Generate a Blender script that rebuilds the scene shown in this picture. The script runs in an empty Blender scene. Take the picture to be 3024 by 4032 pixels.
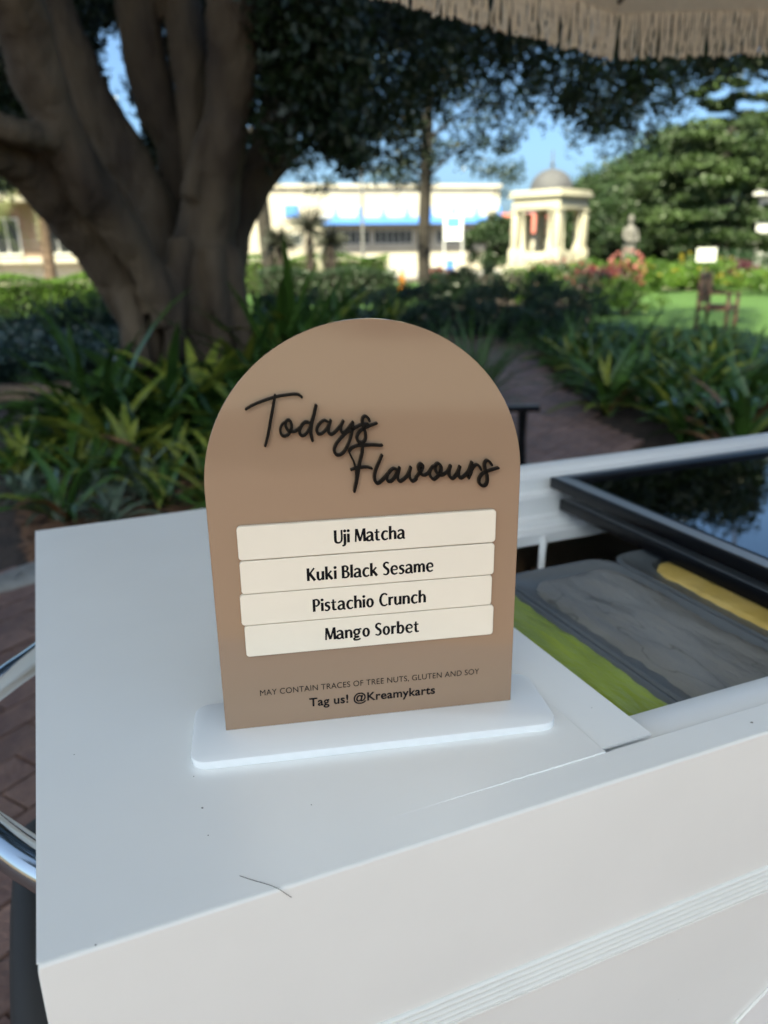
import bpy, bmesh, math, random
import numpy as np
from mathutils import Vector, Matrix
rng = np.random.default_rng(7); random.seed(7)
S = bpy.context.scene; COL = S.collection; R_ = math.radians

# ---------------------------------------------------------------- camera, sky, sun, exposure
# metres; origin = front left corner of the cart top, X along the cart, Y away from the viewer, Z up; the ground is at z = -0.98
GZ = -0.98
CAM = np.array([0.04338, -0.31726, 0.31])
RM = np.array([[0.92032785, -0.13508319, 0.36708198], [-0.39091854, -0.28551827, 0.87502115], [-0.01339204, -0.94880549, -0.31557693]])
cd = bpy.data.cameras.new('camera'); cam = bpy.data.objects.new('camera', cd); COL.objects.link(cam); S.camera = cam
cx_, cy_, cz_ = RM[:, 0], -RM[:, 1], -RM[:, 2]
cam.matrix_world = Matrix(((cx_[0], cy_[0], cz_[0], CAM[0]), (cx_[1], cy_[1], cz_[1], CAM[1]), (cx_[2], cy_[2], cz_[2], CAM[2]), (0, 0, 0, 1)))
cd.sensor_fit = 'HORIZONTAL'; cd.sensor_width = 36; cd.lens = 36 * 3080 / 3024
cd.clip_start = 0.02; cd.clip_end = 3000
cd.dof.use_dof = True; cd.dof.focus_distance = 0.475; cd.dof.aperture_fstop = 9.2
SUN_EL, SUN_AZ = 50, 228
sd = Vector((math.cos(R_(SUN_EL)) * math.cos(R_(SUN_AZ)), math.cos(R_(SUN_EL)) * math.sin(R_(SUN_AZ)), math.sin(R_(SUN_EL))))
w = bpy.data.worlds.new('World'); S.world = w; w.use_nodes = True
nt = w.node_tree; sky = nt.nodes.new('ShaderNodeTexSky'); sky.sky_type = 'NISHITA'; sky.sun_disc = False
sky.sun_elevation = R_(SUN_EL); sky.sun_rotation = math.atan2(sd.x, sd.y); sky.air_density = 0.62; sky.dust_density = 3.5; sky.ozone_density = 10.0
nt.links.new(sky.outputs[0], nt.nodes['Background'].inputs[0]); nt.nodes['Background'].inputs[1].default_value = 0.065
sl = bpy.data.lights.new('sun', 'SUN'); sl.energy = 3.4; sl.angle = R_(0.5); sl.color = (1, .95, .86)
so = bpy.data.objects.new('sun', sl); COL.objects.link(so); so.rotation_euler = sd.to_track_quat('Z', 'Y').to_euler(); so.location = (0, -8, 20)
vs = S.view_settings; vs.view_transform = 'Standard'; vs.look = 'None'; vs.gamma = 1; vs.use_curve_mapping = False; vs.exposure = 2.57
vs.use_white_balance = True; vs.white_balance_temperature = 8000; vs.white_balance_tint = -6
S.cycles.max_bounces = 8; S.cycles.transparent_max_bounces = 16; S.cycles.caustics_reflective = False; S.cycles.caustics_refractive = False

# ---------------------------------------------------------------- helpers
def ray(px, py): return RM @ np.array([px - 1512., py - 2016., 3080.])
def W(px, py, D):                       # the point seen at (px, py) of the photograph, D metres away over the ground
    d = ray(px, py); return CAM + d * D / math.hypot(d[0], d[1])
def HZ(px, py, z):
    d = ray(px, py); return CAM + d * (z - CAM[2]) / d[2]
def G(px, D):                           # ground point in that direction
    p = W(px, 1000, D); return np.array([p[0], p[1], GZ])
def tag(o, label=None, cat=None, group=None, kind=None):
    for k, v in (('label', label), ('category', cat), ('group', group), ('kind', kind)):
        if v: o[k] = v
    return o
def empty(name, loc, label, cat, group=None, rz=0):
    o = bpy.data.objects.new(name, None); COL.objects.link(o); o.location = loc; o.rotation_euler.z = rz; o.empty_display_size = .1
    return tag(o, label, cat, group)
class MB:
    def __init__(s): s.v = []; s.f = []
    def add(s, v, f):
        n = len(s.v); s.v += [tuple(map(float, p)) for p in v]; s.f += [tuple(i + n for i in q) for q in f]; return s
    def box(s, x0, x1, y0, y1, z0, z1):
        return s.add([(x, y, z) for z in (z0, z1) for y in (y0, y1) for x in (x0, x1)],
                     [(0, 2, 3, 1), (4, 5, 7, 6), (0, 1, 5, 4), (2, 6, 7, 3), (0, 4, 6, 2), (1, 3, 7, 5)])
    def prism(s, poly, z0, z1):
        n = len(poly)
        return s.add([(x, y, z0) for x, y in poly] + [(x, y, z1) for x, y in poly],
                     [tuple(range(n))[::-1], tuple(range(n, 2 * n))] + [(i, (i + 1) % n, n + (i + 1) % n, n + i) for i in range(n)])
    def extrude_x(s, prof, x0, x1):     # prof = (y, z) points, open profile -> sheet
        n = len(prof)
        return s.add([(x0, y, z) for y, z in prof] + [(x1, y, z) for y, z in prof], [(i, i + 1, n + i + 1, n + i) for i in range(n - 1)])
    def tube(s, pts, rad, k=8, cap=True):
        P = [Vector(p) for p in pts]; n = len(P); rad = rad if hasattr(rad, '__len__') else [rad] * n
        T = [(P[min(i + 1, n - 1)] - P[max(i - 1, 0)]).normalized() for i in range(n)]
        a = T[0].orthogonal().normalized(); vs_ = []
        for i in range(n):
            a = (a - T[i] * a.dot(T[i])).normalized(); b = T[i].cross(a)
            vs_ += [P[i] + (a * math.cos(6.2832 * j / k) + b * math.sin(6.2832 * j / k)) * rad[i] for j in range(k)]
        f = [(i * k + j, i * k + (j + 1) % k, (i + 1) * k + (j + 1) % k, (i + 1) * k + j) for i in range(n - 1) for j in range(k)]
        if cap: f += [tuple(range(k))[::-1], tuple((n - 1) * k + j for j in range(k))]
        return s.add(vs_, f)
    def lathe(s, prof, c=(0, 0, 0), k=24, a0=0):   # prof = (r, z)
        n = len(prof)
        return s.add([(c[0] + r * math.cos(a0 + 6.2832 * j / k), c[1] + r * math.sin(a0 + 6.2832 * j / k), c[2] + z) for r, z in prof for j in range(k)],
                     [(i * k + j, i * k + (j + 1) % k, (i + 1) * k + (j + 1) % k, (i + 1) * k + j) for i in range(n - 1) for j in range(k)])
    def mesh(s, name, mat=None, smooth=False, bevel=0, seg=2):
        me = bpy.data.meshes.new(name); me.from_pydata(s.v, [], s.f)
        if bevel:
            bm = bmesh.new(); bm.from_mesh(me); bmesh.ops.remove_doubles(bm, verts=bm.verts, dist=1e-6)
            ed = [e for e in bm.edges if len(e.link_faces) == 2 and e.calc_face_angle(0) > .5]
            bmesh.ops.bevel(bm, geom=ed, offset=bevel, segments=seg, affect='EDGES', profile=.5, clamp_overlap=True); bm.to_mesh(me); bm.free()
        if mat: me.materials.append(mat)
        if smooth or bevel:
            me.polygons.foreach_set('use_smooth', [True] * len(me.polygons))
            if hasattr(me, 'set_sharp_from_angle'): me.set_sharp_from_angle(angle=R_(50 if not bevel else 35))
        me.update(); return me
    def build(s, name, mat, parent=None, smooth=False, bevel=0, seg=2, kind=None, loc=None):
        return link(name, s.mesh(name, mat, smooth, bevel, seg), parent, kind, loc)
def link(name, me, parent=None, kind=None, loc=None, rot=None, sc=None):
    o = bpy.data.objects.new(name, me); COL.objects.link(o)
    if parent is not None: o.parent = parent
    if loc is not None: o.location = loc
    if rot is not None: o.rotation_euler = rot
    if sc is not None: o.scale = sc if hasattr(sc, '__len__') else (sc,) * 3
    if kind: o['kind'] = kind
    return o
def np_mesh(name, V, F, mat):
    me = bpy.data.meshes.new(name); V = np.asarray(V, np.float32); F = np.asarray(F, np.int32); k = F.shape[1]
    me.vertices.add(len(V)); me.vertices.foreach_set('co', V.ravel()); me.loops.add(F.size); me.loops.foreach_set('vertex_index', F.ravel())
    me.polygons.add(len(F)); me.polygons.foreach_set('loop_start', np.arange(0, F.size, k, dtype=np.int32))
    me.materials.append(mat); me.update(calc_edges=True); me.validate(); return me
def leaf_cloud(name, C, size, mat, aspect=.45, droop=0.0):     # one small folded leaf at each point of C
    n = len(C); C = np.asarray(C, float)
    a = rng.normal(size=(n, 3)); a[:, 2] -= droop; a /= np.linalg.norm(a, axis=1)[:, None]
    b = np.cross(a, rng.normal(size=(n, 3))); b /= np.linalg.norm(b, axis=1)[:, None]; c = np.cross(a, b)
    L = (size * rng.uniform(.6, 1.3, n))[:, None]; Wd = L * aspect
    V = np.stack([C - a * L * .5, C + b * Wd * .5 + c * Wd * .15, C + a * L * .5, C - b * Wd * .5 + c * Wd * .15], 1).reshape(-1, 3)
    return np_mesh(name, V, np.arange(4 * n).reshape(-1, 4), mat)

def mat(name, col, rough=.5, metal=0, var=.0, scale=5, bump=0, bscale=40, coat=0, spec=.5, col2=None, trans=0, detail=4, emit=None, stretch=None, obj_var=0, crack=0, speck=0):
    m = bpy.data.materials.new(name); m.use_nodes = True; t = m.node_tree; N = t.nodes; Lk = t.links; b = N['Principled BSDF']
    c = (*col, 1); b.inputs['Base Color'].default_value = c; b.inputs['Roughness'].default_value = rough; b.inputs['Metallic'].default_value = metal
    b.inputs['Coat Weight'].default_value = coat; b.inputs['Coat Roughness'].default_value = .03; b.inputs['Specular IOR Level'].default_value = spec
    tc = N.new('ShaderNodeTexCoord'); src = tc.outputs['Object']
    if stretch:
        mp = N.new('ShaderNodeMapping'); mp.inputs['Scale'].default_value = stretch; Lk.new(src, mp.inputs[0]); src = mp.outputs[0]
    out = None
    if var or col2:
        no = N.new('ShaderNodeTexNoise'); no.inputs['Scale'].default_value = scale; no.inputs['Detail'].default_value = detail; Lk.new(src, no.inputs['Vector'])
        r = N.new('ShaderNodeValToRGB'); r.color_ramp.elements[0].position = .33; r.color_ramp.elements[1].position = .67
        lo = col2 if col2 else tuple(x * (1 - var) for x in col); hi = col if col2 else tuple(min(1, x * (1 + var)) for x in col)
        r.color_ramp.elements[0].color = (*lo, 1); r.color_ramp.elements[1].color = (*hi, 1); Lk.new(no.outputs['Fac'], r.inputs[0]); out = r.outputs[0]
    for amt, sc_, dt, lo_, hi_ in ((crack, 9, 3, .492, .508), (speck, 170, 2, .79, .83)):
        if not amt: continue
        nc = N.new('ShaderNodeTexNoise'); nc.inputs['Scale'].default_value = sc_; nc.inputs['Detail'].default_value = dt; Lk.new(src, nc.inputs['Vector'])
        rc = N.new('ShaderNodeValToRGB'); e = rc.color_ramp.elements; e[0].position = lo_; e[0].color = (1, 1, 1, 1); e[1].position = hi_; dk = (1 - amt,) * 3
        if amt == crack: e[1].color = (1, 1, 1, 1); q = e.new((lo_ + hi_) / 2); q.color = (*dk, 1)
        else: e[1].color = (*dk, 1)
        mm = N.new('ShaderNodeMix'); mm.data_type = 'RGBA'; mm.blend_type = 'MULTIPLY'; mm.inputs[0].default_value = 1; Lk.new(nc.outputs['Fac'], rc.inputs[0]); Lk.new(rc.outputs[0], mm.inputs[7])
        if out is not None: Lk.new(out, mm.inputs[6])
        else: mm.inputs[6].default_value = c
        out = mm.outputs[2]
    if obj_var:
        oi = N.new('ShaderNodeObjectInfo'); hs = N.new('ShaderNodeHueSaturation'); ma = N.new('ShaderNodeMapRange')
        ma.inputs[3].default_value = 1 - obj_var; ma.inputs[4].default_value = 1 + obj_var; Lk.new(oi.outputs['Random'], ma.inputs[0]); Lk.new(ma.outputs[0], hs.inputs['Value'])
        if out is not None: Lk.new(out, hs.inputs['Color'])
        else: hs.inputs['Color'].default_value = c
        out = hs.outputs[0]
    if out is not None: Lk.new(out, b.inputs['Base Color'])
    if bump:
        n2 = N.new('ShaderNodeTexNoise'); n2.inputs['Scale'].default_value = bscale; n2.inputs['Detail'].default_value = 5; Lk.new(src, n2.inputs['Vector'])
        bp = N.new('ShaderNodeBump'); bp.inputs['Strength'].default_value = min(1, bump); bp.inputs['Distance'].default_value = .02 if bump < 1 else .02 * bump
        Lk.new(n2.outputs['Fac'], bp.inputs['Height']); Lk.new(bp.outputs[0], b.inputs['Normal'])
    if trans:
        tr = N.new('ShaderNodeBsdfTranslucent'); mx = N.new('ShaderNodeMixShader'); mx.inputs[0].default_value = trans
        if out is not None: Lk.new(out, tr.inputs[0])
        else: tr.inputs[0].default_value = c
        Lk.new(b.outputs[0], mx.inputs[1]); Lk.new(tr.outputs[0], mx.inputs[2]); Lk.new(mx.outputs[0], N['Material Output'].inputs[0])
    return m
def glass_mat(name, tint=(.93, .96, .96)):
    m = bpy.data.materials.new(name); m.use_nodes = True; t = m.node_tree; N = t.nodes
    for n in list(N): N.remove(n)
    o = N.new('ShaderNodeOutputMaterial'); tr = N.new('ShaderNodeBsdfTransparent'); tr.inputs[0].default_value = (*tint, 1)
    gl = N.new('ShaderNodeBsdfGlossy'); gl.inputs['Roughness'].default_value = .015; fr = N.new('ShaderNodeFresnel'); fr.inputs[0].default_value = 1.52
    mu = N.new('ShaderNodeMath'); mu.operation = 'MULTIPLY'; mu.inputs[1].default_value = 2.1; mu.use_clamp = True
    mx = N.new('ShaderNodeMixShader'); t.links.new(fr.outputs[0], mu.inputs[0]); t.links.new(mu.outputs[0], mx.inputs[0])
    t.links.new(tr.outputs[0], mx.inputs[1]); t.links.new(gl.outputs[0], mx.inputs[2]); t.links.new(mx.outputs[0], o.inputs[0]); return m

M = dict(
    white=mat('white_laminate', (.87, .865, .84), .3, var=.02, scale=7, bump=.012, bscale=900, spec=.9, speck=.35),
    panel=mat('white_panel', (.79, .79, .755), .42, speck=.3, var=.025, scale=6, bump=.012, bscale=900, spec=.35),
    acryl=mat('white_acrylic', (.88, .89, .89), .2, spec=.5),
    taupe=mat('taupe_acrylic', (.325, .214, .14), .075, var=.015, scale=4, spec=.5),
    cream=mat('cream_acrylic', (.84, .765, .635), .28, var=.015, scale=20),
    ink=mat('black_ink', (.004, .004, .006), .5, spec=.1), blackacr=mat('black_acrylic', (.003, .003, .0035), .25, spec=.12),
    chrome=mat('chrome', (.7, .71, .7), .12, 1), black=mat('black_frame', (.004, .004, .005), .3, spec=.18), grey=mat('grey_aluminium', (.30, .31, .31), .35, .5),
    alu=mat('white_aluminium', (.86, .87, .87), .28, spec=.6), steel=mat('stainless_steel', (.30, .25, .20), .3, 1, var=.15, scale=12),
    pan=mat('slate_pan', (.115, .13, .14), .35, var=.08, scale=10),
    green_ice=mat('matcha_gelato', (.33, .42, .05), .3, col2=(.24, .31, .03), scale=22, bump=.35, bscale=34, stretch=(2.2, .6, 1)),
    grey_ice=mat('sesame_gelato', (.235, .232, .215), .36, col2=(.17, .17, .16), scale=12, bump=.3, bscale=22, stretch=(2.0, .7, 1), crack=.5),
    yel_ice=mat('mango_sorbet', (.66, .47, .16), .35, col2=(.56, .38, .10), scale=30, bump=.2, bscale=40),
    glass=glass_mat('lid_glass'),
    fabric=mat('cream_canvas', (.78, .74, .65), .9, var=.06, scale=30, bump=.2, bscale=300, trans=.45), cotton=mat('cotton_fringe', (.86, .82, .72), .95, var=.12, scale=60, bump=.3, bscale=400),
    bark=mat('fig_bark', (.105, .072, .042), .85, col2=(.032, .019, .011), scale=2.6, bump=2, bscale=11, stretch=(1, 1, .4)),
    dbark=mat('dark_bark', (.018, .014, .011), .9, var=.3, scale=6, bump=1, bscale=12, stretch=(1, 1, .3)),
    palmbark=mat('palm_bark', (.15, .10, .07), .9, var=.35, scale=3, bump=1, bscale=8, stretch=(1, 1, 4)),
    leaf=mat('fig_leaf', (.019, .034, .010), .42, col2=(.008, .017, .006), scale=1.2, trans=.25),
    strap=mat('strap_leaf', (.075, .15, .024), .3, col2=(.022, .055, .014), scale=3, trans=.15, obj_var=.35), strap_y=mat('yellowing_leaf', (.34, .34, .05), .35, col2=(.13, .18, .03), scale=9, trans=.2, obj_var=.3),
    strap_s=mat('silver_leaf', (.17, .21, .15), .4, col2=(.07, .11, .06), scale=26, trans=.15, obj_var=.25), dryleaf=mat('dry_leaf', (.25, .12, .05), .6, col2=(.12, .06, .03), scale=20),
    grass=mat('tuft_blade', (.10, .20, .05), .4, col2=(.05, .11, .03), scale=4, trans=.2),
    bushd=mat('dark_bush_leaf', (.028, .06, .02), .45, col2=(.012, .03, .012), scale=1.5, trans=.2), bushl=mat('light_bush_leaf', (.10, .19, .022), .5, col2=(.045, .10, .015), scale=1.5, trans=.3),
    bushb=mat('blue_green_leaf', (.05, .085, .06), .3, col2=(.025, .05, .04), scale=1.8, trans=.15), treer=mat('tree_leaf', (.030, .060, .016), .55, col2=(.012, .03, .01), scale=.35, trans=.25),
    pine=mat('pine_leaf', (.046, .080, .018), .6, col2=(.016, .034, .011), scale=.5, trans=.25), frond=mat('palm_frond', (.13, .17, .03), .45, col2=(.07, .10, .018), scale=2, trans=.25), yucca=mat('yucca_leaf', (.035, .038, .025), .5, col2=(.02, .022, .016), scale=3, trans=.1),
    skirt=mat('dead_leaf_skirt', (.045, .032, .028), .9, var=.3, scale=8), red=mat('red_flower', (.17, .03, .03), .6, trans=.2), pink=mat('pink_flower', (.42, .15, .14), .6, trans=.2), yellow=mat('yellow_flower', (.24, .20, .02), .6, trans=.2),
    maroon=mat('maroon_leaf', (.06, .009, .018), .5, trans=.2), soil=mat('soil', (.075, .048, .034), .95, col2=(.035, .024, .018), scale=9, bump=1, bscale=30, detail=8), chip=mat('bark_chip', (.17, .085, .045), .9, obj_var=.4, var=.3, scale=40),
    lawn=mat('lawn', (.040, .098, .012), .9, col2=(.024, .066, .009), scale=1.4, bump=1, bscale=60), brick=mat('clay_brick', (.25, .15, .115), .6, col2=(.15, .085, .07), scale=14, bump=.4, bscale=60, obj_var=.28), mortar=mat('mortar', (.10, .08, .07), .95, var=.2, scale=20, bump=.5, bscale=80),
    stone=mat('sandstone', (.25, .175, .11), .85, col2=(.13, .085, .055), scale=4, bump=1, bscale=12), gstone=mat('grey_stone', (.25, .24, .22), .8, var=.2, scale=6, bump=.6, bscale=25),
    render_=mat('cream_render', (.37, .335, .275), .85, var=.08, scale=.6), gaz=mat('gazebo_render', (.36, .335, .265), .75, var=.06, scale=2, bump=.3, bscale=20), dome=mat('lead_dome', (.055, .055, .062), .75, var=.15, scale=3),
    blue=mat('blue_awning', (.05, .17, .48), .7), dark=mat('dark_window', (.035, .042, .045), .15), frame=mat('window_frame', (.5, .5, .48), .5), wallb=mat('brown_brick_wall', (.21, .145, .105), .9, col2=(.16, .105, .08), scale=3),
    wht=mat('white_paint', (.46, .46, .45), .6), roof=mat('red_roof', (.33, .09, .07), .8, var=.15, scale=1), statue=mat('grey_statue', (.10, .094, .088), .85, var=.2, scale=8, bump=.5, bscale=20), pole=mat('pole_grey', (.10, .10, .10), .6),
    wood=mat('dark_teak', (.06, .03, .022), .55, var=.25, scale=10, stretch=(1, 1, 6)), orange=mat('orange_plastic', (.85, .30, .03), .5), concrete=mat('pale_concrete', (.27, .25, .23), .9, var=.1, scale=1.2), rubber=mat('tyre_rubber', (.02, .02, .021), .7),
    hair=mat('hair', (.02, .012, .008), .4), needle=mat('slim_tree_leaf', (.018, .032, .01), .5, col2=(.009, .018, .006), scale=2, trans=.25), canvas_w=mat('banner_white', (.7, .74, .8), .7), orangef=mat('orange_bloom', (.55, .16, .03), .5))

TODAYS = [
  (1.5, [(28.0, 217.2), (32.6, 219.6), (38.4, 221.7), (45.3, 223.6), (51.4, 224.5), (56.6, 224.8), (59.4, 224.3), (61.1, 222.8)]),
  (1.7, [(45.4, 224.6), (43.8, 217.5), (42.0, 210.2), (40.0, 201.5), (37.9, 194.7)]),
  (1.6, [(50.5, 208.3), (48.6, 207.1), (47.4, 204.1), (47.8, 201.1), (49.5, 199.9), (51.9, 200.8), (53.4, 202.9), (54.2, 205.8), (53.7, 208.5), (52.5, 209.6), (51.0, 208.6), (50.6, 206.6), (51.3, 204.3), (52.7, 202.7), (54.6, 202.4), (56.6, 202.8), (59.1, 204.7), (60.6, 206.7), (62.7, 208.1), (64.6, 207.5)]),
  (1.6, [(64.6, 207.5), (62.1, 207.5), (60.3, 205.8), (58.8, 202.9), (59.0, 200.6), (60.6, 199.6), (62.7, 200.9), (64.7, 203.8), (65.9, 207.0)]),
  (2.0, [(69.2, 217.5), (67.6, 211.7), (66.0, 206.4), (65.4, 201.7), (65.8, 198.6), (66.2, 196.5)]),
  (1.6, [(75.6, 207.6), (73.8, 208.4), (71.7, 207.2), (69.6, 204.6), (69.1, 202.1), (70.2, 200.1), (72.3, 200.6), (74.7, 202.7), (76.5, 205.6), (77.6, 208.2)]),
  (1.7, [(77.6, 208.2), (76.6, 204.7), (76.0, 201.6), (77.3, 199.7), (79.4, 200.4), (81.8, 202.7), (83.8, 205.0), (85.1, 207.4)]),
  (1.7, [(85.2, 207.4), (83.8, 204.4), (83.7, 201.7), (85.0, 200.2), (87.2, 201.5), (89.5, 204.4), (91.0, 206.4)]),
  (1.7, [(91.0, 206.4), (90.8, 202.8), (89.7, 198.0), (87.8, 193.0), (85.0, 188.2), (81.6, 186.5), (79.6, 187.9), (79.2, 190.4), (80.6, 193.6), (83.8, 197.4), (87.7, 200.7), (91.7, 202.6), (94.4, 204.0), (96.5, 204.8), (100.1, 204.8)]),
  (1.7, [(101.1, 206.8), (100.2, 208.8), (98.4, 209.8), (97.0, 208.5), (96.8, 205.8), (97.6, 202.5), (98.6, 198.8), (98.2, 195.1), (96.2, 193.6), (93.9, 194.5), (93.3, 197.2), (94.6, 199.9), (97.3, 202.0), (101.3, 203.8), (105.5, 205.1)]),
]
FLAVOURS = [
  (1.7, [(108.5, 191.4), (107.4, 191.3), (103.2, 191.8), (98.0, 191.9), (93.5, 191.9), (89.8, 190.5), (88.3, 188.6)]),
  (1.2, [(88.2, 188.4), (89.1, 185.9), (90.7, 182.4), (91.7, 178.9), (92.1, 176.1), (92.1, 173.0), (91.9, 169.8), (91.2, 166.7), (90.8, 163.0)]),
  (1.9, [(96.7, 191.3), (96.0, 186.7), (94.6, 181.3), (93.4, 175.1), (92.4, 169.8), (91.4, 165.8), (90.8, 163.0)]),
  (1.5, [(89.2, 176.9), (92.1, 177.8), (96.1, 178.1), (99.4, 178.0), (101.9, 177.1)]),
  (1.8, [(108.4, 185.0), (106.5, 180.6), (104.6, 176.3), (103.6, 172.0), (103.9, 168.8), (105.4, 167.3), (107.5, 168.2), (110.4, 170.9), (112.9, 173.9), (115.4, 176.1), (117.5, 175.5)]),
  (1.7, [(117.5, 175.5), (115.4, 176.1), (113.2, 174.4), (111.6, 171.8), (111.4, 169.3), (112.8, 167.9), (115.0, 168.7), (117.2, 171.8), (118.8, 174.8), (119.4, 176.4)]),
  (1.7, [(119.4, 176.4), (118.6, 173.0), (118.1, 169.8), (119.6, 167.7), (122.1, 168.9), (124.3, 171.0), (125.6, 173.8), (126.5, 176.3)]),
  (1.7, [(126.5, 176.3), (125.7, 172.5), (126.0, 169.3), (127.7, 167.3), (129.9, 168.5), (130.1, 169.6), (132.1, 172.2), (133.9, 175.1), (134.1, 177.1), (132.8, 178.3), (131.5, 176.9), (131.7, 174.2), (133.1, 171.6), (135.1, 170.7), (137.4, 171.7), (138.9, 173.5)]),
  (1.7, [(142.9, 176.9), (140.4, 175.7), (138.8, 173.1), (138.9, 170.1), (141.1, 167.7), (143.5, 169.0), (145.3, 171.4), (146.0, 174.4), (145.1, 177.0), (143.4, 177.8), (142.2, 176.3), (142.3, 173.6), (143.8, 171.1), (146.1, 170.0), (148.5, 171.0), (150.5, 172.8), (152.0, 175.9)]),
  (1.8, [(152.0, 175.9), (151.2, 173.1), (151.2, 169.7), (153.3, 167.5), (155.6, 169.4), (157.2, 172.4), (158.0, 175.0)]),
  (1.8, [(158.0, 175.0), (157.2, 171.4), (157.5, 168.6), (159.0, 167.5), (161.7, 169.2), (164.0, 172.0), (165.8, 177.3)]),
  (1.7, [(165.8, 177.3), (165.7, 174.3), (165.2, 170.5), (163.8, 167.2)]),
  (1.5, [(163.9, 167.5), (165.4, 171.6), (167.3, 174.8), (169.2, 175.6), (170.7, 174.3), (171.7, 172.2)]),
  (1.7, [(178.7, 174.9), (177.1, 177.2), (175.4, 177.9), (174.1, 176.1), (174.4, 172.7), (175.7, 168.9), (176.1, 164.7), (175.2, 162.0), (173.1, 161.5), (170.9, 163.3), (170.8, 166.4), (172.9, 169.4), (176.6, 171.1), (183.1, 172.7)]),
]

# ---------------------------------------------------------------- ground, lawn, path
MB().add([(-600, -600, GZ), (600, -600, GZ), (600, 900, GZ), (-600, 900, GZ)], [(0, 1, 2, 3)]).build('ground', M['soil'], kind='structure')
def sheet(name, poly, z, m):
    return MB().add([(x, y, z) for x, y in poly], [tuple(range(len(poly)))]).build(name, m, kind='structure')
sheet('lawn', [(7.8, 3.0), (7.5, 6.2), (7.6, 9.4), (13.2, 17), (17.2, 23), (21, 27), (34, 20), (40, 6), (22, -4), (12, -2)], GZ + .012, M['lawn'])
sheet('lawn', [(-14, 15.5), (-14, 24), (4, 25), (14, 33), (17.5, 30), (13, 23), (8, 16.5), (2.6, 15.5)], GZ + .012, M['lawn'])
sheet('bounce_paving', [(-40, -6), (40, -6), (40, -40), (-40, -40)], GZ + .008, M['concrete'])  # unseen pale paving added behind the viewer to bounce sunlight onto the cart
sheet('road', [(-60, 36), (-60, 30), (70, 42), (70, 60), (-60, 64)], GZ + .008, M['concrete'])
sheet('garden_path', [(-14, 13.6), (-14, 14.6), (5.6, 14.6), (8.5, 13.4), (7.6, 12.4), (5.2, 13.6)], GZ + .014, M['stone'])
# brick path: the paved area round the cart and the curved path leading off between the beds
CL = [(2.4, 2.6, 1.25), (2.85, 4.0, .80), (3.45, 5.3, .72), (4.3, 7.0, .72), (5.4, 9.0, .75), (6.3, 10.6, .74), (7.2, 12.0, .8)]
def on_path(x, y):
    if -5 < x < 4.4 and -4 < y < 3.15: return True
    for (x0, y0, w0), (x1, y1, w1) in zip(CL, CL[1:]):
        dx, dy = x1 - x0, y1 - y0; t = ((x - x0) * dx + (y - y0) * dy) / (dx * dx + dy * dy)
        if -.05 <= t <= 1.05 and math.hypot(x - x0 - t * dx, y - y0 - t * dy) < w0 + (w1 - w0) * t: return True
    return False
L_ = [(x - w_ * .84, y + w_ * .54) for x, y, w_ in CL]; Rr = [(x + w_ * .84, y - w_ * .54) for x, y, w_ in CL]
path = MB()
path.add([(x, y, GZ + .006) for x, y in ((-5, -4), (4.4, -4), (4.4, 3.2), (-5, 3.2))], [(0, 1, 2, 3)])
for i in range(1, len(CL) - 1): path.add([(*L_[i], GZ + .009), (*L_[i + 1], GZ + .009), (*Rr[i + 1], GZ + .009), (*Rr[i], GZ + .009)], [(0, 3, 2, 1)])
path = path.build('path', M['mortar'], kind='structure')
bl, bw, bg = .23, .112, .008
bv = MB().box(-bl / 2 + bg / 2, bl / 2 - bg / 2, -bw / 2 + bg / 2, bw / 2 - bg / 2, 0, .03).mesh('brick', M['brick'])
spots = []
ca, sa = math.cos(.6), math.sin(.6)
for i in range(-60, 70):
    for j in range(-80, 140):
        a, b = (i + .5 * (j % 2)) * bl, j * bw; x, y = a * ca - b * sa + 2, a * sa + b * ca + 3
        if on_path(x, y):
            v = RM.T @ (np.array([x, y, GZ + .03]) - CAM); vis = False
            if v[2] > 0:
                px, py = 1512 + 3080 * v[0] / v[2], 2016 + 3080 * v[1] / v[2]
                vis = (-30 < px < 3060 and py < 4100) and (px < 150 or (px > 1870 and py < 1900))
            spots.append((not vis, math.hypot(x - CAM[0], y - CAM[1]), x, y))
spots.sort(); rest = MB()
for n, (nv, d, x, y) in enumerate(spots):
    z = GZ + random.uniform(-.004, .003); r = .6 + random.uniform(-.02, .02)
    if n < 290 and not nv: link('brick', bv, path, loc=(x, y, z), rot=(random.uniform(-.01, .01), random.uniform(-.01, .01), r))
    elif x * x + y * y < 260:
        c, s_ = math.cos(r), math.sin(r); rest.add([(x + p[0] * c - p[1] * s_, y + p[0] * s_ + p[1] * c, z + p[2]) for p in ((-.111, -.052, .03), (.111, -.052, .03), (.111, .052, .03), (-.111, .052, .03), (-.111, -.052, 0), (.111, -.052, 0), (.111, .052, 0), (-.111, .052, 0))],
                 [(0, 1, 2, 3), (0, 4, 5, 1), (1, 5, 6, 2), (2, 6, 7, 3), (3, 7, 4, 0)])
rest.build('brick_paving', M['brick'], path, kind='stuff')

# ---------------------------------------------------------------- buildings
def frame_of(p, q):                     # local frame along a facade from p to q (seen from the camera the outside is towards us)
    p, q = np.array(p[:2]), np.array(q[:2]); u = (q - p) / np.linalg.norm(q - p); return p, u, np.array([-u[1], u[0]]), float(np.linalg.norm(q - p))
def facade(name, p, q, label):
    p, u, n, L = frame_of(p, q)
    return empty(name, (p[0], p[1], GZ), label, 'building', rz=math.atan2(u[1], u[0])), L    # local x along, y = inward, z up from ground
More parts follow.
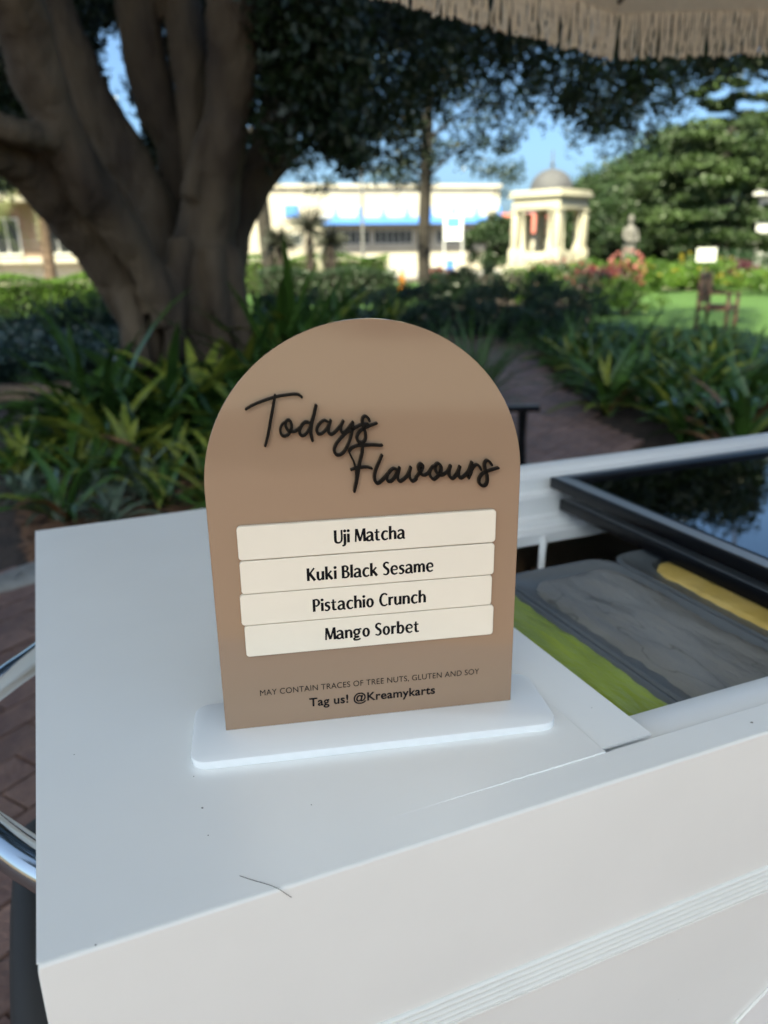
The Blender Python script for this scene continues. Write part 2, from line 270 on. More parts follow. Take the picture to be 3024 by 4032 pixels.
# long cream shop building with the blue awning
b, L = facade('shop_building', G(700, 72), G(1960, 76), 'long low cream building with a blue scalloped awning and dark window bands')
m_ = MB(); m_.box(0, L, 0, 14, 0, 6.5); m_.build('wall', M['render_'], b)
MB().box(-.2, L + .1, -.25, 14.2, 6.505, 6.85).build('parapet', M['render_'], b)
x0, x1 = 12.2, L
MB().add([(x0, -.02, 4.2), (x1, -.02, 4.2), (x1, -1.7, 3.85), (x0, -1.7, 3.85), (x0, -1.7, 3.55), (x1, -1.7, 3.55), (x0, -.02, 3.9), (x1, -.02, 3.9)],
         [(0, 1, 2, 3), (3, 2, 5, 4), (0, 3, 4, 6), (1, 7, 5, 2), (4, 5, 7, 6)]).build('awning', M['blue'], b)
for k in range(9):
    x = 13.5 + k * 2.1
    if 24 < x < 26: continue
    o = MB().prism([(x - .5, 0), (x + .5, 0), (x + .16, .28), (x + .12, .95), (x - .12, .95), (x - .16, .28)], 0, .12).build('pennant', M['blue'], b)
    o.rotation_euler.x = R_(90); o.location = (0, -.6, 4.05)
def window(parent, x0, x1, z0, z1, mull=2, y=-.04, fr='frame'):
    f = MB(); t = .09
    f.box(x0, x1, y - .05, y + .02, z1 - t, z1).box(x0, x1, y - .05, y + .02, z0, z0 + t)
    for i in range(mull + 1):
        x = x0 + (x1 - x0 - t) * i / mull; f.box(x, x + t, y - .045, y + .015, z0 + t + .002, z1 - t - .002)
    wo = f.build('window', M[fr], parent); MB().box(x0 + .02, x1 - .02, y - .012, y, z0 + .02, z1 - .02).build('pane', M['dark'], wo)
for xa, xb in ((13.0, 16.6), (16.9, 20.4), (22.6, 26.0), (26.3, 29.4)): window(b, xa, xb, 1.9, 3.15, 6)
for xa, xb in ((2.0, 4.6), (8.6, 10.6)): window(b, xa, xb, 1.9, 2.9, 2)
for x in (12.5, 21.5, 30.2): MB().box(x - .45, x + .45, -.28, -.002, 0, 3.4).build('pier', M['render_'], b)
MB().box(9.2, 10.4, -.12, -.02, 4.2, 5.2).build('blue_sign', M['blue'], b)
g, L = facade('garden_wall', G(940, 58), G(2010, 60), 'low plain cream wall running in front of the shop building')
g['category'] = 'wall'; MB().box(0, L, 0, .25, 0, .95).build('wall_panel', M['render_'], g); MB().box(-.05, L + .05, -.05, .3, .952, 1.02).build('coping', M['wht'], g)
# apartment block on the left with balconies
b, L = facade('apartment_building', G(-260, 42), G(420, 42), 'brown brick apartment block with pale balcony slabs left of the fig tree')
MB().box(0, L, 1.2, 10, 0, 9.2).build('wall', M['wallb'], b)
for z in (1.0, 3.7, 6.4):
    s_ = MB().box(0, 6.35, -.2, 1.19, z, z + .28).build('balcony', M['render_'], b); MB().box(6.9, L, -.2, 1.19, z, z + .28).build('balcony', M['render_'], b)
    for zz in (.45, .7, .95): MB().box(0, 6.3, -.12, -.08, z + zz, z + zz + .03).build('rail', M['pole'], s_)
for z in (1.35, 4.05, 6.75):
    for xa in (.3, 2.5, 4.7, 7.6): window(b, xa, xa + 1.15, z, z + 1.7, 2, y=1.15)
MB().box(6.36, 6.88, -.35, 1.19, 0, 9.2).build('pillar', M['render_'], b); MB().box(-.2, L + .1, -.5, 10.2, 9.21, 9.5).build('roof', M['wht'], b)
MB().box(0, 6.2, .35, .8, .0, .98).build('plinth', M['render_'], b)
# red roofed house behind the gazebo, white house at the far right
b, L = facade('red_roofed_house', G(1800, 90), G(2330, 92), 'distant house with a red hipped roof beyond the gazebo')
MB().box(0, L, 0, 8, 0, 3.0).build('wall', M['render_'], b)
MB().add([(-.5, -.6, 3.0), (L + .5, -.6, 3), (L + .5, 8.6, 3), (-.5, 8.6, 3), (3, 4, 5.2), (L - 3, 4, 5.2)], [(0, 1, 5, 4), (1, 2, 5), (2, 3, 4, 5), (3, 0, 4), (3, 2, 1, 0)]).build('roof', M['roof'], b)
b, L = facade('white_house', G(2965, 46), G(3500, 46), 'white painted house seen through the pine at the edge of the lawn')
MB().box(0, L, 0, 8, 0, 3.7).build('wall', M['wht'], b); MB().box(-.3, L + .3, -.5, 8.3, 3.705, 4.0).build('roof', M['wht'], b)
window(b, 1.1, 2.3, .9, 2.3, 2); window(b, 3.3, 4.5, .9, 2.3, 2)
MB().box(-.2, L, -.3, -.01, 2.7, 2.95).build('string_course', M['wht'], b)

# ---------------------------------------------------------------- gazebo
gc = W(2163, 900, 38); gaz = empty('gazebo', (gc[0], gc[1], GZ), 'cream classical garden pavilion with paired columns and a grey dome', 'pavilion', rz=R_(24)); gaz.scale = (.74, .74, .86)
H = 1.62
def gz_box(name, x0, x1, y0, y1, z0, z1, mm='gaz', bev=.02): return MB().box(x0, x1, y0, y1, z0, z1).build(name, M[mm], gaz, bevel=bev)
gz_box('plinth', -H - .25, H + .25, -H - .25, H + .25, 0, .75); gz_box('step', -H - .5, H + .5, -H - .5, H + .5, 0, .35)
for sx in (-1, 1):
    for sy in (-1, 1):
        x, y = sx * (H - .17), sy * (H - .17)
        gz_box('pedestal', x - .3, x + .3, y - .3, y + .3, .752, 1.5)
        gz_box('pier_base', x - .24, x + .24, y - .24, y + .24, 1.502, 1.6, bev=.01); gz_box('pier_cap', x - .26, x + .26, y - .26, y + .26, 3.32, 3.42, bev=.01); gz_box('pier', x - .2, x + .2, y - .2, y + .2, 1.602, 3.318)
        for ax in (0, 1):
            q = [x, y]; q[ax] -= (sx, sy)[ax] * .52
            MB().lathe([(.0, 1.5), (.17, 1.5), (.17, 1.58), (.13, 1.62), (.125, 2.4), (.105, 3.22), (.15, 3.26), (.16, 3.38), (0, 3.38)], (q[0], q[1], 0), 14).build('column', M['gaz'], gaz, smooth=True)
            gz_box('pedestal', q[0] - .2, q[0] + .2, q[1] - .2, q[1] + .2, .753, 1.49)
for s_ in (-1, 1):
    gz_box('balustrade', -H + .75, H - .75, s_ * (H - .17) - .09, s_ * (H - .17) + .09, .754, 1.4); gz_box('balustrade', s_ * (H - .17) - .09, s_ * (H - .17) + .09, -H + .75, H - .75, .756, 1.39)
gz_box('rear_screen', -H + .9, H - 1.5, H - .3, H - .1, .757, 3.3)
gz_box('entablature', -H - .02, H + .02, -H - .02, H + .02, 3.425, 3.82); gz_box('frieze', -H + .03, H - .03, -H + .03, H - .03, 3.822, 4.0); gz_box('cornice', -H - .2, H + .2, -H - .2, H + .2, 4.002, 4.16); gz_box('cornice', -H - .12, H + .12, -H - .12, H + .12, 4.162, 4.34)
dm = MB().lathe([(1.34, 4.342), (1.34, 4.42)] + [(1.26 * math.cos(a), 4.42 + .98 * math.sin(a)) for a in np.linspace(0, 1.56, 12)], k=28).build('dome', M['dome'], gaz, smooth=True)
MB().lathe([(.12, 5.38), (.07, 5.5), (.14, 5.6), (.05, 5.72), (.04, 6.2), (0, 6.3)], k=10).build('finial', M['dome'], gaz, smooth=True)

# ---------------------------------------------------------------- trees
def blob_pts(c, r, n, shell=.45):
    d = rng.normal(size=(n, 3)); d /= np.linalg.norm(d, axis=1)[:, None]
    return np.array(c) + d * np.array(r) * (shell + (1 - shell) * rng.random(n) ** .6)[:, None]
def tree(name, px, D, h, blobs, leafn, size, lm, label, cat='tree', trunk_r=.25, group=None, bark='dbark', trunk_h=None):
    g = G(px, D); o = empty(name, g, label, cat, group); th = trunk_h or h * .6
    MB().tube([(0, 0, -.1), (.05, .02, th * .4), (-.05, 0, th * .75), (0, .05, th)], [trunk_r * 1.3, trunk_r, trunk_r * .8, trunk_r * .4], 9).build('trunk', M[bark], o, smooth=True)
    pts = []; vol = sum(b_[3] * b_[4] for b_ in blobs)
    for (x, y, z, rx, rz) in blobs:
        nb = int(leafn * rx * rz / vol); k = max(6, int(nb / 150)); cs = blob_pts((x, y, z), (rx, rx * .8, rz), k, .55)
        for c in cs: pts.append(blob_pts(c, (rx * .3, rx * .3, rz * .22), int(nb / k), .1))
    link('crown', leaf_cloud('crown', np.concatenate(pts), size, M[lm], .5), o, kind='stuff'); return o
tree('dense_tree', 2420, 50, 8, [(0, 0, 3.0, 3.4, 3.0), (-1.5, 0, 2.2, 2.6, 2.4), (2, 0, 3.8, 2.6, 2.8), (.5, -.5, 4.8, 1.8, 1.6)], 44000, .24, 'treer', 'rounded dark green tree immediately behind the gazebo dome')
tree('dense_tree', 2600, 46, 9, [(0, 0, 3.6, 3.2, 3.4), (1.8, 0, 5.0, 2.4, 2.2), (-1.2, -.4, 2.6, 2.4, 2.4)], 40000, .24, 'treer', 'tall dense green tree behind the garden statue')
tree('dense_tree', 2330, 58, 8, [(0, 0, 2.8, 3.0, 2.8), (-1.6, 0, 2.0, 2.0, 2.0)], 24000, .24, 'treer', 'small dark tree peeping out close to the right side of the gazebo')
tree('dense_tree', 1925, 46, 5, [(0, 0, 1.7, 1.3, 1.5), (.7, 0, 2.4, .9, 1.0)], 12000, .18, 'treer', 'narrow green tree between the shop building and the gazebo')
tree('pine_tree', 2830, 36, 10, [(-2.2, 0, 2.3, 2.2, .8), (1.8, 0, 2.0, 2.4, .9), (-2.0, 0, 3.8, 2.3, .8), (1.6, .2, 4.2, 2.4, .8), (-.4, 0, 5.2, 2.2, .8), (1.3, 0, 6.3, 1.8, .6), (-.8, .1, 6.9, 1.2, .5), (.6, 0, 7.8, 1.3, .4), (-.3, 0, 8.6, .8, .4)], 42000, .2, 'pine', 'layered light green pine rising above the white lawn sign', trunk_r=.28)
tree('dense_tree', 3060, 52, 10, [(0, 0, 4, 3.4, 3.4), (-1, 0, 6.6, 2.2, 2.0)], 24000, .24, 'treer', 'dark tree at the far edge of the lawn behind the pine')
tree('dense_tree', 2740, 60, 8, [(-3, 0, 3.2, 3.6, 3.2), (3, 0, 3.4, 3.8, 3.4), (8, 0, 3, 3.6, 3)], 34000, .28, 'treer', 'wide dark mass of tree furthest back across the lawn')
for k, (px, D, lab) in enumerate(((80, 62, 'leafy tree in front of the apartment roof line'), (1050, 90, 'tree top rising over the left end of the shop building'), (1250, 95, 'darker tree top over the middle of the shop building'))):
    tree('far_tree', px, D, 10, [(0, 0, 6.0 + (k == 0) * 3, 4, 2.2), (2, 0, 5.4, 3, 2.0)], 4500, .6, 'treer', lab)
# slim street tree in the middle
g = G(1668, 22); slim = empty('slim_tree', g, 'slim dark tree with a straight trunk left of the gazebo', 'tree')
MB().tube([(0, 0, -.1), (.02, 0, .5), (.0, 0, 1.6), (.06, 0, 3.0), (.12, 0, 4.6), (.1, 0, 7)], [.19, .165, .16, .15, .13, .06], 10).build('trunk', M['dbark'], slim, smooth=True)
pts = []
for k in range(150):
    a = rng.uniform(0, 6.28); r_ = rng.uniform(.3, 2.9); z = rng.uniform(3.1, 7) - .12 * r_; pts.append(blob_pts((r_ * math.cos(a), r_ * math.sin(a), z), (.34, .34, .22), 60, .1))
link('crown', leaf_cloud('crown', np.concatenate(pts), .13, M['needle'], .4), slim, kind='stuff')
for k in range(14):
    a = rng.uniform(0, 6.28); z = rng.uniform(2.8, 5.5); MB().tube([(.06, 0, z), (.9 * math.cos(a), .9 * math.sin(a), z + .5), (1.9 * math.cos(a), 1.9 * math.sin(a), z + .7)], [.05, .035, .012], 5).build('branch', M['dbark'], slim)

# the big fig tree: limbs traced by direction, each at its own depth, fused to one trunk by remeshing
figo = G(740, 7.3); fig = empty('fig_tree', figo, 'huge old fig tree with a fused trunk of many rising limbs', 'tree')
LIMBS = [[(a * .7836, b_ * .7836, d, r * .7836) for a, b_, d, r in L] for L in (
 [(720, 1750, 6.9, 100), (690, 1600, 6.9, 92), (605, 1430, 6.85, 105), (500, 1260, 6.8, 112), (370, 1090, 6.7, 118), (215, 920, 6.5, 110), (60, 800, 6.3, 95), (-140, 690, 6.1, 90), (-500, 520, 5.8, 90), (-1100, 300, 5.5, 80)],
 [(835, 1640, 6.6, 60), (800, 1480, 6.6, 74), (705, 1290, 6.55, 84), (565, 1090, 6.45, 94), (410, 870, 6.3, 100), (290, 640, 6.2, 100), (180, 360, 6.1, 106), (110, 100, 6.0, 108), (60, -60, 5.9, 108), (-60, -600, 5.6, 105)],
 [(860, 1500, 7.6, 90), (770, 1250, 7.6, 95), (680, 1050, 7.6, 95), (590, 900, 7.6, 85), (520, 760, 7.6, 60)],
 [(870, 1350, 7.3, 70), (790, 1060, 7.3, 82), (660, 830, 7.3, 96), (520, 620, 7.3, 100), (405, 400, 7.3, 96), (310, 150, 7.3, 88), (240, -50, 7.3, 86), (60, -700, 7.3, 80)],
 [(910, 1300, 7.6, 90), (890, 1000, 7.6, 84), (875, 740, 7.6, 84), (800, 560, 7.6, 92), (735, 320, 7.6, 92), (695, 60, 7.6, 92), (680, -60, 7.6, 92), (640, -800, 7.6, 88)],
 [(985, 900, 7.3, 66), (965, 640, 7.3, 60), (965, 450, 7.35, 76), (945, 220, 7.4, 84), (910, 20, 7.5, 80), (890, -80, 7.5, 80), (820, -800, 7.7, 76)],
 [(1010, 2120, 6.9, 250), (1000, 1850, 6.95, 205), (1000, 1700, 7.0, 188), (1000, 1500, 7.0, 178), (1020, 1250, 7.0, 150), (1065, 1000, 6.95, 128), (1110, 750, 6.85, 112), (1145, 500, 6.8, 104), (1165, 250, 6.7, 108), (1165, 0, 6.6, 110), (1170, -100, 6.6, 110), (1230, -800, 6.4, 105)],
 [(1190, 1560, 7.3, 50), (1175, 1300, 7.4, 66), (1210, 1060, 7.5, 76), (1290, 890, 7.6, 92), (1385, 710, 7.8, 96), (1430, 460, 8.0, 84), (1430, 220, 8.2, 66), (1410, -60, 8.4, 60)],
 [(300, 740, 6.2, 50), (180, 690, 6.05, 56), (60, 660, 5.95, 58), (-80, 600, 5.9, 56), (-300, 560, 5.8, 50)],
 [(640, 1480, 6.75, 60), (680, 1640, 6.65, 50), (740, 1880, 6.5, 44), (750, 2060, 6.4, 60)], [(760, 1450, 6.9, 50), (765, 1600, 6.8, 46), (780, 1880, 6.7, 60), (790, 2080, 6.7, 90)], [(900, 1200, 6.75, 62), (890, 1400, 6.7, 56), (880, 1640, 6.6, 50), (870, 1850, 6.55, 55), (860, 2080, 6.5, 70)],
 [(1060, 1250, 6.75, 55), (1080, 1450, 6.7, 55), (1110, 1700, 6.7, 60), (1120, 2080, 6.6, 80)], [(1150, 1250, 6.9, 50), (1190, 1480, 6.8, 50), (1230, 1750, 6.8, 60), (1260, 2080, 6.7, 80)], [(960, 1000, 6.8, 50), (1000, 800, 6.75, 45), (1040, 600, 6.7, 40)])]
tm = MB()
TOPS = []
def smooth_path(L, n=5):
    L = np.array(L, float); out = []
    P = np.vstack([2 * L[0] - L[1], L, 2 * L[-1] - L[-2]])
    for i in range(1, len(P) - 2):
        for t in np.linspace(0, 1, n, endpoint=False):
            a, b_, c, d = P[i - 1:i + 3]; out.append(.5 * ((2 * b_) + (-a + c) * t + (2 * a - 5 * b_ + 4 * c - d) * t * t + (-a + 3 * b_ - 3 * c + d) * t ** 3))
    out.append(L[-1]); return np.array(out)
for li, L in enumerate(LIMBS):
    sp = smooth_path(L, 6); P = [W(a, b_, c) - figo for a, b_, c, _ in sp]
    rr = [d * c / 3080 * (1 + .02 * math.sin(i * .9 + li)) for i, (_, _, c, d) in enumerate(sp)]; tm.tube(P, rr, 14)
tro = tm.build('trunk', M['bark'], fig, smooth=True)
md = tro.modifiers.new('remesh', 'REMESH'); md.mode = 'VOXEL'; md.voxel_size = .026; md.use_smooth_shade = True
ms = tro.modifiers.new('smooth', 'SMOOTH'); ms.factor = .5; ms.iterations = 2
tx = bpy.data.textures.new('bark_lumps', 'CLOUDS'); tx.noise_scale = .35; tx.noise_depth = 3
mdp = tro.modifiers.new('lumps', 'DISPLACE'); mdp.texture = tx; mdp.strength = .07; mdp.mid_level = .5
tx2 = bpy.data.textures.new('bark_ridges', 'CLOUDS'); tx2.noise_scale = .09; tx2.noise_depth = 2; md2 = tro.modifiers.new('ridges', 'DISPLACE'); md2.texture = tx2; md2.strength = .018; md2.mid_level = .5
# crown: sprays of leaves through a wide flat volume over the cart and beds, drooping at its rim
YL = [(-400, 300), (0, 150), (300, 330), (330, 560), (600, 600), (960, 770), (1060, 745), (1200, 790), (1300, 770), (1400, 750), (1500, 805), (1600, 835), (1700, 760), (1790, 740), (1860, 750), (1950, 690), (2030, 610), (2085, 520), (2130, 480), (2190, 520), (2240, 590), (2300, 640), (2400, 690), (2500, 640), (2600, 540), (2700, 480), (2750, 380), (2850, 330), (3024, 360), (3400, 400)]
YO = [(-400, 0), (900, 620), (960, 640), (1200, 610), (1400, 520), (1600, 470), (1700, 330), (1850, 250), (2000, 260), (2100, 330), (2250, 430), (2450, 520), (2600, 380), (2700, 300), (2850, 260), (3024, 270), (3400, 300)]
pts = []; n = 0
GAPS = [(440, 190, 62, 100), (460, 330, 62, 130), (520, 480, 45, 90), (620, 20, 22, 50), (640, 130, 20, 40), (655, 270, 18, 40)]
for k in range(30000):
    px, py, D = rng.uniform(-200, 3250), rng.uniform(-60, 850), rng.uniform(8.2, 15.5)
    yl, yo = np.interp(px, *zip(*YL)), np.interp(px, *zip(*YO)); p = min(1, max(0, (yl - py) / max(1, yl - yo)))
    if px < 900: p = 1
    if rng.random() > .035 + p ** 1.5 * .6 and p < .999: continue
    if p == 0 or rng.random() > (.5 if px < 900 else .31 + .35 * (py < 150)): continue
    if any(abs(px - a) < c and abs(py - b_) < d for a, b_, c, d in GAPS): continue
    P = W(px, py, D)
    if P[2] < GZ + 2.2: continue
    pts.append(blob_pts(P, (.17, .17, .19), 17, .1)); n += 1
for k in range(1500):                   # foliage hanging in front of the right-hand limb
    px, py = rng.uniform(1010, 1420), rng.uniform(-60, 640); 
    if py > 230 + (px - 1010) * 1.2 and rng.random() > .12: continue
    if rng.random() < .6: pts.append(blob_pts(W(px, py, rng.uniform(6.3, 7.6)), (.15, .15, .17), 17, .1))
cen = np.array([p.mean(0) for p in pts])
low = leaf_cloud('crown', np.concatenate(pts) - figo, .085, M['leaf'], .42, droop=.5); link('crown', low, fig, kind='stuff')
pts = []
ZONE = [(-7, 0), (-1.4, -1.5), (2.4, -1.5), (4.5, 1), (7.6, 3.0), (9.3, 8.2), (8, 13), (3, 14.5), (-8, 14)]
def in_poly(x, y, P):
    c = False
    for (x0, y0), (x1, y1) in zip(P, P[1:] + P[:1]):
        if (y0 > y) != (y1 > y) and x < (x1 - x0) * (y - y0) / (y1 - y0) + x0: c = not c
    return c
def above_frame(x, y, z, mg=60):
    v = RM.T @ (np.array([x, y, z]) - CAM)
    return not (v[2] > 0 and 2016 + 3080 * v[1] / v[2] > -mg and -300 < 1512 + 3080 * v[0] / v[2] < 3300)
for k in range(1500):
    a, r_ = rng.uniform(0, 6.283), 5.2 * math.sqrt(rng.random()); x, y, z = 1.2 + r_ * math.cos(a), 7.2 + r_ * math.sin(a), rng.uniform(3.2, 6.0)
    if x > 2.6 and rng.random() < .85: continue
    if above_frame(x, y, z - .4): pts.append(blob_pts((x, y, z), (.5, .5, .3), 20, .1))
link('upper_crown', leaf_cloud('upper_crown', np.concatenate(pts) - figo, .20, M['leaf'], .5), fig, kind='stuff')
# unseen tree added behind the viewer, crown shaped to shade cart and beds
tall = empty('added_shade_tree', (-8.5, -6.5, GZ), 'unseen tall spreading tree added behind the cart to shade it', 'tree'); pts = []
MB().tube([(0, 0, -.1), (.1, .1, 3), (.4, .8, 7), (.9, 2.0, 11), (1.5, 3.5, 15)], [.6, .45, .38, .3, .12], 10).build('trunk', M['bark'], tall, smooth=True)
for k in range(14):
    a = k * .9; h_ = 8 + .35 * k; MB().tube([(.5, 1.0, h_), (.5 + 2.5 * math.cos(a), 1.5 + 2.5 * math.sin(a), h_ + 1.6), (.5 + 5 * math.cos(a), 2.5 + 5 * math.sin(a), h_ + 2.6)], [.16, .11, .03], 6).build('limb', M['bark'], tall)
for k in range(60000):
    x, y, z = rng.uniform(-24, 6), rng.uniform(-18, 8), rng.uniform(11.5, 14.5)
    if in_poly(x - sd.x / sd.z * z, y - sd.y / sd.z * z, ZONE) and above_frame(x, y, z - .5): pts.append(blob_pts((x, y, z), (.5, .5, .3), 20, .1))
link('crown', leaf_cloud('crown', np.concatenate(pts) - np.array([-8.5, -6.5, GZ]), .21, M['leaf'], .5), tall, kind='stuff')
for k in range(16):                     # drooping twigs inside the low crown
    c = cen[rng.integers(len(cen))] - figo; e = c + np.array([rng.uniform(-1, 1), rng.uniform(-1, 1), .9])
    MB().tube([c, (c + e) / 2 + np.array([0, 0, .1]), e], [.006, .014, .025], 5).build('branch', M['dbark'], fig)
# behind the viewer, unseen: a garden building, and trees added for the sign's reflections
b, L = facade('garden_building', np.array([16.0, -11.5]), np.array([-2.5, -15.5]), 'low cream garden building behind the viewer, outside the picture')
MB().box(0, L, 0, 6, 0, 3.3).build('wall', M['gaz'], b); MB().box(-.4, L + .4, -1.3, 6.3, 3.305, 3.6).build('roof', M['wht'], b)
for k in range(6): x = 1.6 + k * 3; window(b, x, x + 1.7, .9, 2.5, 2)
for k in range(8): MB().box(.2 + k * 2.6, .42 + k * 2.6, -1.2, -.98, 0, 3.3).build('post', M['wht'], b)
for k, (x, y, h_) in enumerate(((-7, -12, 2.6), (4, -20, 4.2), (19, -5, 2.9), (-14, -6, 3.4))):
    o = empty('added_tree', (x, y, GZ), ('unseen leafy tree added behind the viewer on the far left', 'unseen tall tree added beyond the building behind the viewer', 'unseen leafy tree added right of the building behind the viewer', 'unseen leafy tree added beside the shade tree behind the cart')[k], 'tree')
    MB().tube([(0, 0, 0), (0, 0, h_)], [.2, .12], 8).build('trunk', M['dbark'], o)
    link('crown', leaf_cloud('crown', np.concatenate([blob_pts(c, (.6, .6, .4), 50, .1) for c in blob_pts((0, 0, h_ + .6), (2.6, 2.6, 1.9), 60, .4)]), .3, M['bushd'], .5), o, kind='stuff')

# ---------------------------------------------------------------- shrubs, palms and smaller far things
def bush(px, D, w, h, m, label, n=1500, size=.06, name='shrub', cat='shrub', group=None, flower=None, depth=None, z0=0.0):
    if 14 < D < 26.5 and px < 2500: h += .2
    g = G(px, D); o = empty(name, g, label, cat, group); k = max(8, int(n / 40)); cs = blob_pts((0, 0, h * .52 + z0), (w / 2, (depth or w) / 2, h * .45), k, .35)
    P = np.concatenate([blob_pts(c, (w * .1 + .04, w * .1 + .04, h * .13), 40, .1) for c in cs]); P = P[P[:, 2] > 0.01]
    link('foliage', leaf_cloud('foliage', P, size, M[m], .5), o, kind='stuff')
    st = MB()
    for a in range(5): st.tube([(0, 0, 0), (w * .15 * math.cos(a * 1.3), w * .15 * math.sin(a * 1.3), h * .4), (w * .3 * math.cos(a * 1.3), w * .3 * math.sin(a * 1.3), h * .75)], [.02, .015, .006], 4)
    st.build('stem', M['dbark'], o)
    if flower:
        cs = blob_pts((0, 0, h * .6), (w * .52, w * .5, h * .5), flower[1], .9); cs = cs[cs[:, 2] > h * .4]
        link('blossom', leaf_cloud('blossom', np.concatenate([blob_pts(c, (.04, .04, .03), 6, .1) for c in cs]), flower[2], M[flower[0]], .8), o, kind='stuff')
    return o
def hedge(pa, Da, pb, Db, w, h, m, label, n=9000, size=.07):
    p, u, nn, L = frame_of(G(pa, Da), G(pb, Db)); o = empty('hedge', (p[0], p[1], GZ), label, 'hedge', rz=math.atan2(u[1], u[0]))
    P = rng.random((n, 3)) * np.array([L, w, h]); e = rng.random(n) < .7; sd_ = rng.integers(0, 3, n)
    P[e & (sd_ == 0), 1] = rng.uniform(0, .08, (e & (sd_ == 0)).sum()); P[e & (sd_ == 1), 2] = h - rng.uniform(0, .1, (e & (sd_ == 1)).sum())
    P[:, 2] += .08 * np.sin(P[:, 0] * 3.1) * (P[:, 2] / h); link('foliage', leaf_cloud('foliage', P, size, M[m], .5), o, kind='stuff')
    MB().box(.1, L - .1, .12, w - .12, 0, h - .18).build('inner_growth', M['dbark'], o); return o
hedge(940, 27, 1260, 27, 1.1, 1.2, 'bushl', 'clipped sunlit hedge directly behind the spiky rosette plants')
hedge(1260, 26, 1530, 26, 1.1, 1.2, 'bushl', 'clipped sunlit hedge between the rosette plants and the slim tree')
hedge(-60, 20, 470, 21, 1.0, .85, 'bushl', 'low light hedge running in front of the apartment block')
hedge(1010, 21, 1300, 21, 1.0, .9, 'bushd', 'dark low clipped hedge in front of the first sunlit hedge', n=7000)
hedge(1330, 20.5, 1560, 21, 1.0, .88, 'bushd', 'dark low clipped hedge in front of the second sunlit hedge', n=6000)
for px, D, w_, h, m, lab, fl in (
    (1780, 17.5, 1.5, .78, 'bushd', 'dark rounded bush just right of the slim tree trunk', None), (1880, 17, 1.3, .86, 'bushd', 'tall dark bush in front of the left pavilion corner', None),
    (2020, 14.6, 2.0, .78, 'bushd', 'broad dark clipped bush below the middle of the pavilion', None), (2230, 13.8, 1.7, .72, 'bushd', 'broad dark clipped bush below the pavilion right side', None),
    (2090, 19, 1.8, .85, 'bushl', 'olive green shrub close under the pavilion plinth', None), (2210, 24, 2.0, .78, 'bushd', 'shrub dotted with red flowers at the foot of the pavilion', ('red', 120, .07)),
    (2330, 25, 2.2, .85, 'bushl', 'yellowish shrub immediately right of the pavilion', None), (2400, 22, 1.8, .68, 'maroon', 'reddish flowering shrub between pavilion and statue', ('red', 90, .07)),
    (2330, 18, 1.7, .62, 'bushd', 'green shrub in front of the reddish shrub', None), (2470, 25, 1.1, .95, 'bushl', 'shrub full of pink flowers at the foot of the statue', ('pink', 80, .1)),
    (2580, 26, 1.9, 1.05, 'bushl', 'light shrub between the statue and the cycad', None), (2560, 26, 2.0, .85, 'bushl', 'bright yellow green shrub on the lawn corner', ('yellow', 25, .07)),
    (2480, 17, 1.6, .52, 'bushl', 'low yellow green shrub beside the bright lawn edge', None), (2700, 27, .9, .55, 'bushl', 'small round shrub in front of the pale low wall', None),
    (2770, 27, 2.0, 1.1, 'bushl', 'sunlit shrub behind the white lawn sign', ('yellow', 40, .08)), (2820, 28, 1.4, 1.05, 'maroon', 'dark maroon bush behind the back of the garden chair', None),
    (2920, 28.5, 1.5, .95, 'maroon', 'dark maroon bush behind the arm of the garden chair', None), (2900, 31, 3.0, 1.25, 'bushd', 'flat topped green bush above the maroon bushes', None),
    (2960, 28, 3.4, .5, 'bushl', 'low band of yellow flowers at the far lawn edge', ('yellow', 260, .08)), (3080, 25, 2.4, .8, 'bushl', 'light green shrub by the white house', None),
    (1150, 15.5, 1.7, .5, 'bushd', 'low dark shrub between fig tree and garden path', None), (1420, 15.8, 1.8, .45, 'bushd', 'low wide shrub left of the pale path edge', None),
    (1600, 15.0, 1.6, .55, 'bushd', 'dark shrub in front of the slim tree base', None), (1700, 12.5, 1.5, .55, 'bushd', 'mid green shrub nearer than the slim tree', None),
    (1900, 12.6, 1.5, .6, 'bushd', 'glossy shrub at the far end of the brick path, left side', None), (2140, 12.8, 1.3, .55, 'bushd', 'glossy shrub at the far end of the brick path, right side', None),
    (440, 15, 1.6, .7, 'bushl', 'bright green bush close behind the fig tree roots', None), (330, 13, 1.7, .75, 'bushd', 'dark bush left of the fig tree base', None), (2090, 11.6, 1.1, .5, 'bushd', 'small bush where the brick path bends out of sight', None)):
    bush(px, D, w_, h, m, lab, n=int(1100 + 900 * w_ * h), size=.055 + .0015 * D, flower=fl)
# blue-green ground cover left of the fig tree
P = []
for k in range(1500):
    g = G(rng.uniform(-150, 520), rng.uniform(8.6, 14.5)); P.append(blob_pts((g[0], g[1], GZ + rng.uniform(.08, .34)), (.16, .16, .08), 14, .1))
link('ground_cover', leaf_cloud('ground_cover', np.concatenate(P), .085, M['bushb'], .6), kind='stuff')
def blade(L, wd, bend, lift, mb, base=(0, 0, 0), az=0, n=6, fold=.25):
    ca, sa = math.cos(az), math.sin(az); x = z = 0; vs_ = []; th = lift
    for i in range(n + 1):
        t = i / n; ww = wd * (.55 + 1.2 * t) * (1 - t ** 2.4) if t < 1 else 0; ww = max(ww, .0006)
        for s_, f in ((-1, 1), (0, 0), (1, 1)):
            px_, py_, pz_ = x - f * 0, s_ * ww / 2, z + f * ww * fold; vs_.append((base[0] + px_ * ca - py_ * sa, base[1] + px_ * sa + py_ * ca, base[2] + pz_))
        th -= bend / n; x += L / n * math.cos(th); z += L / n * math.sin(th)
    return mb.add(vs_, [(i * 3 + j, i * 3 + j + 1, i * 3 + j + 4, i * 3 + j + 3) for i in range(n) for j in range(2)])
LEAFV = {}
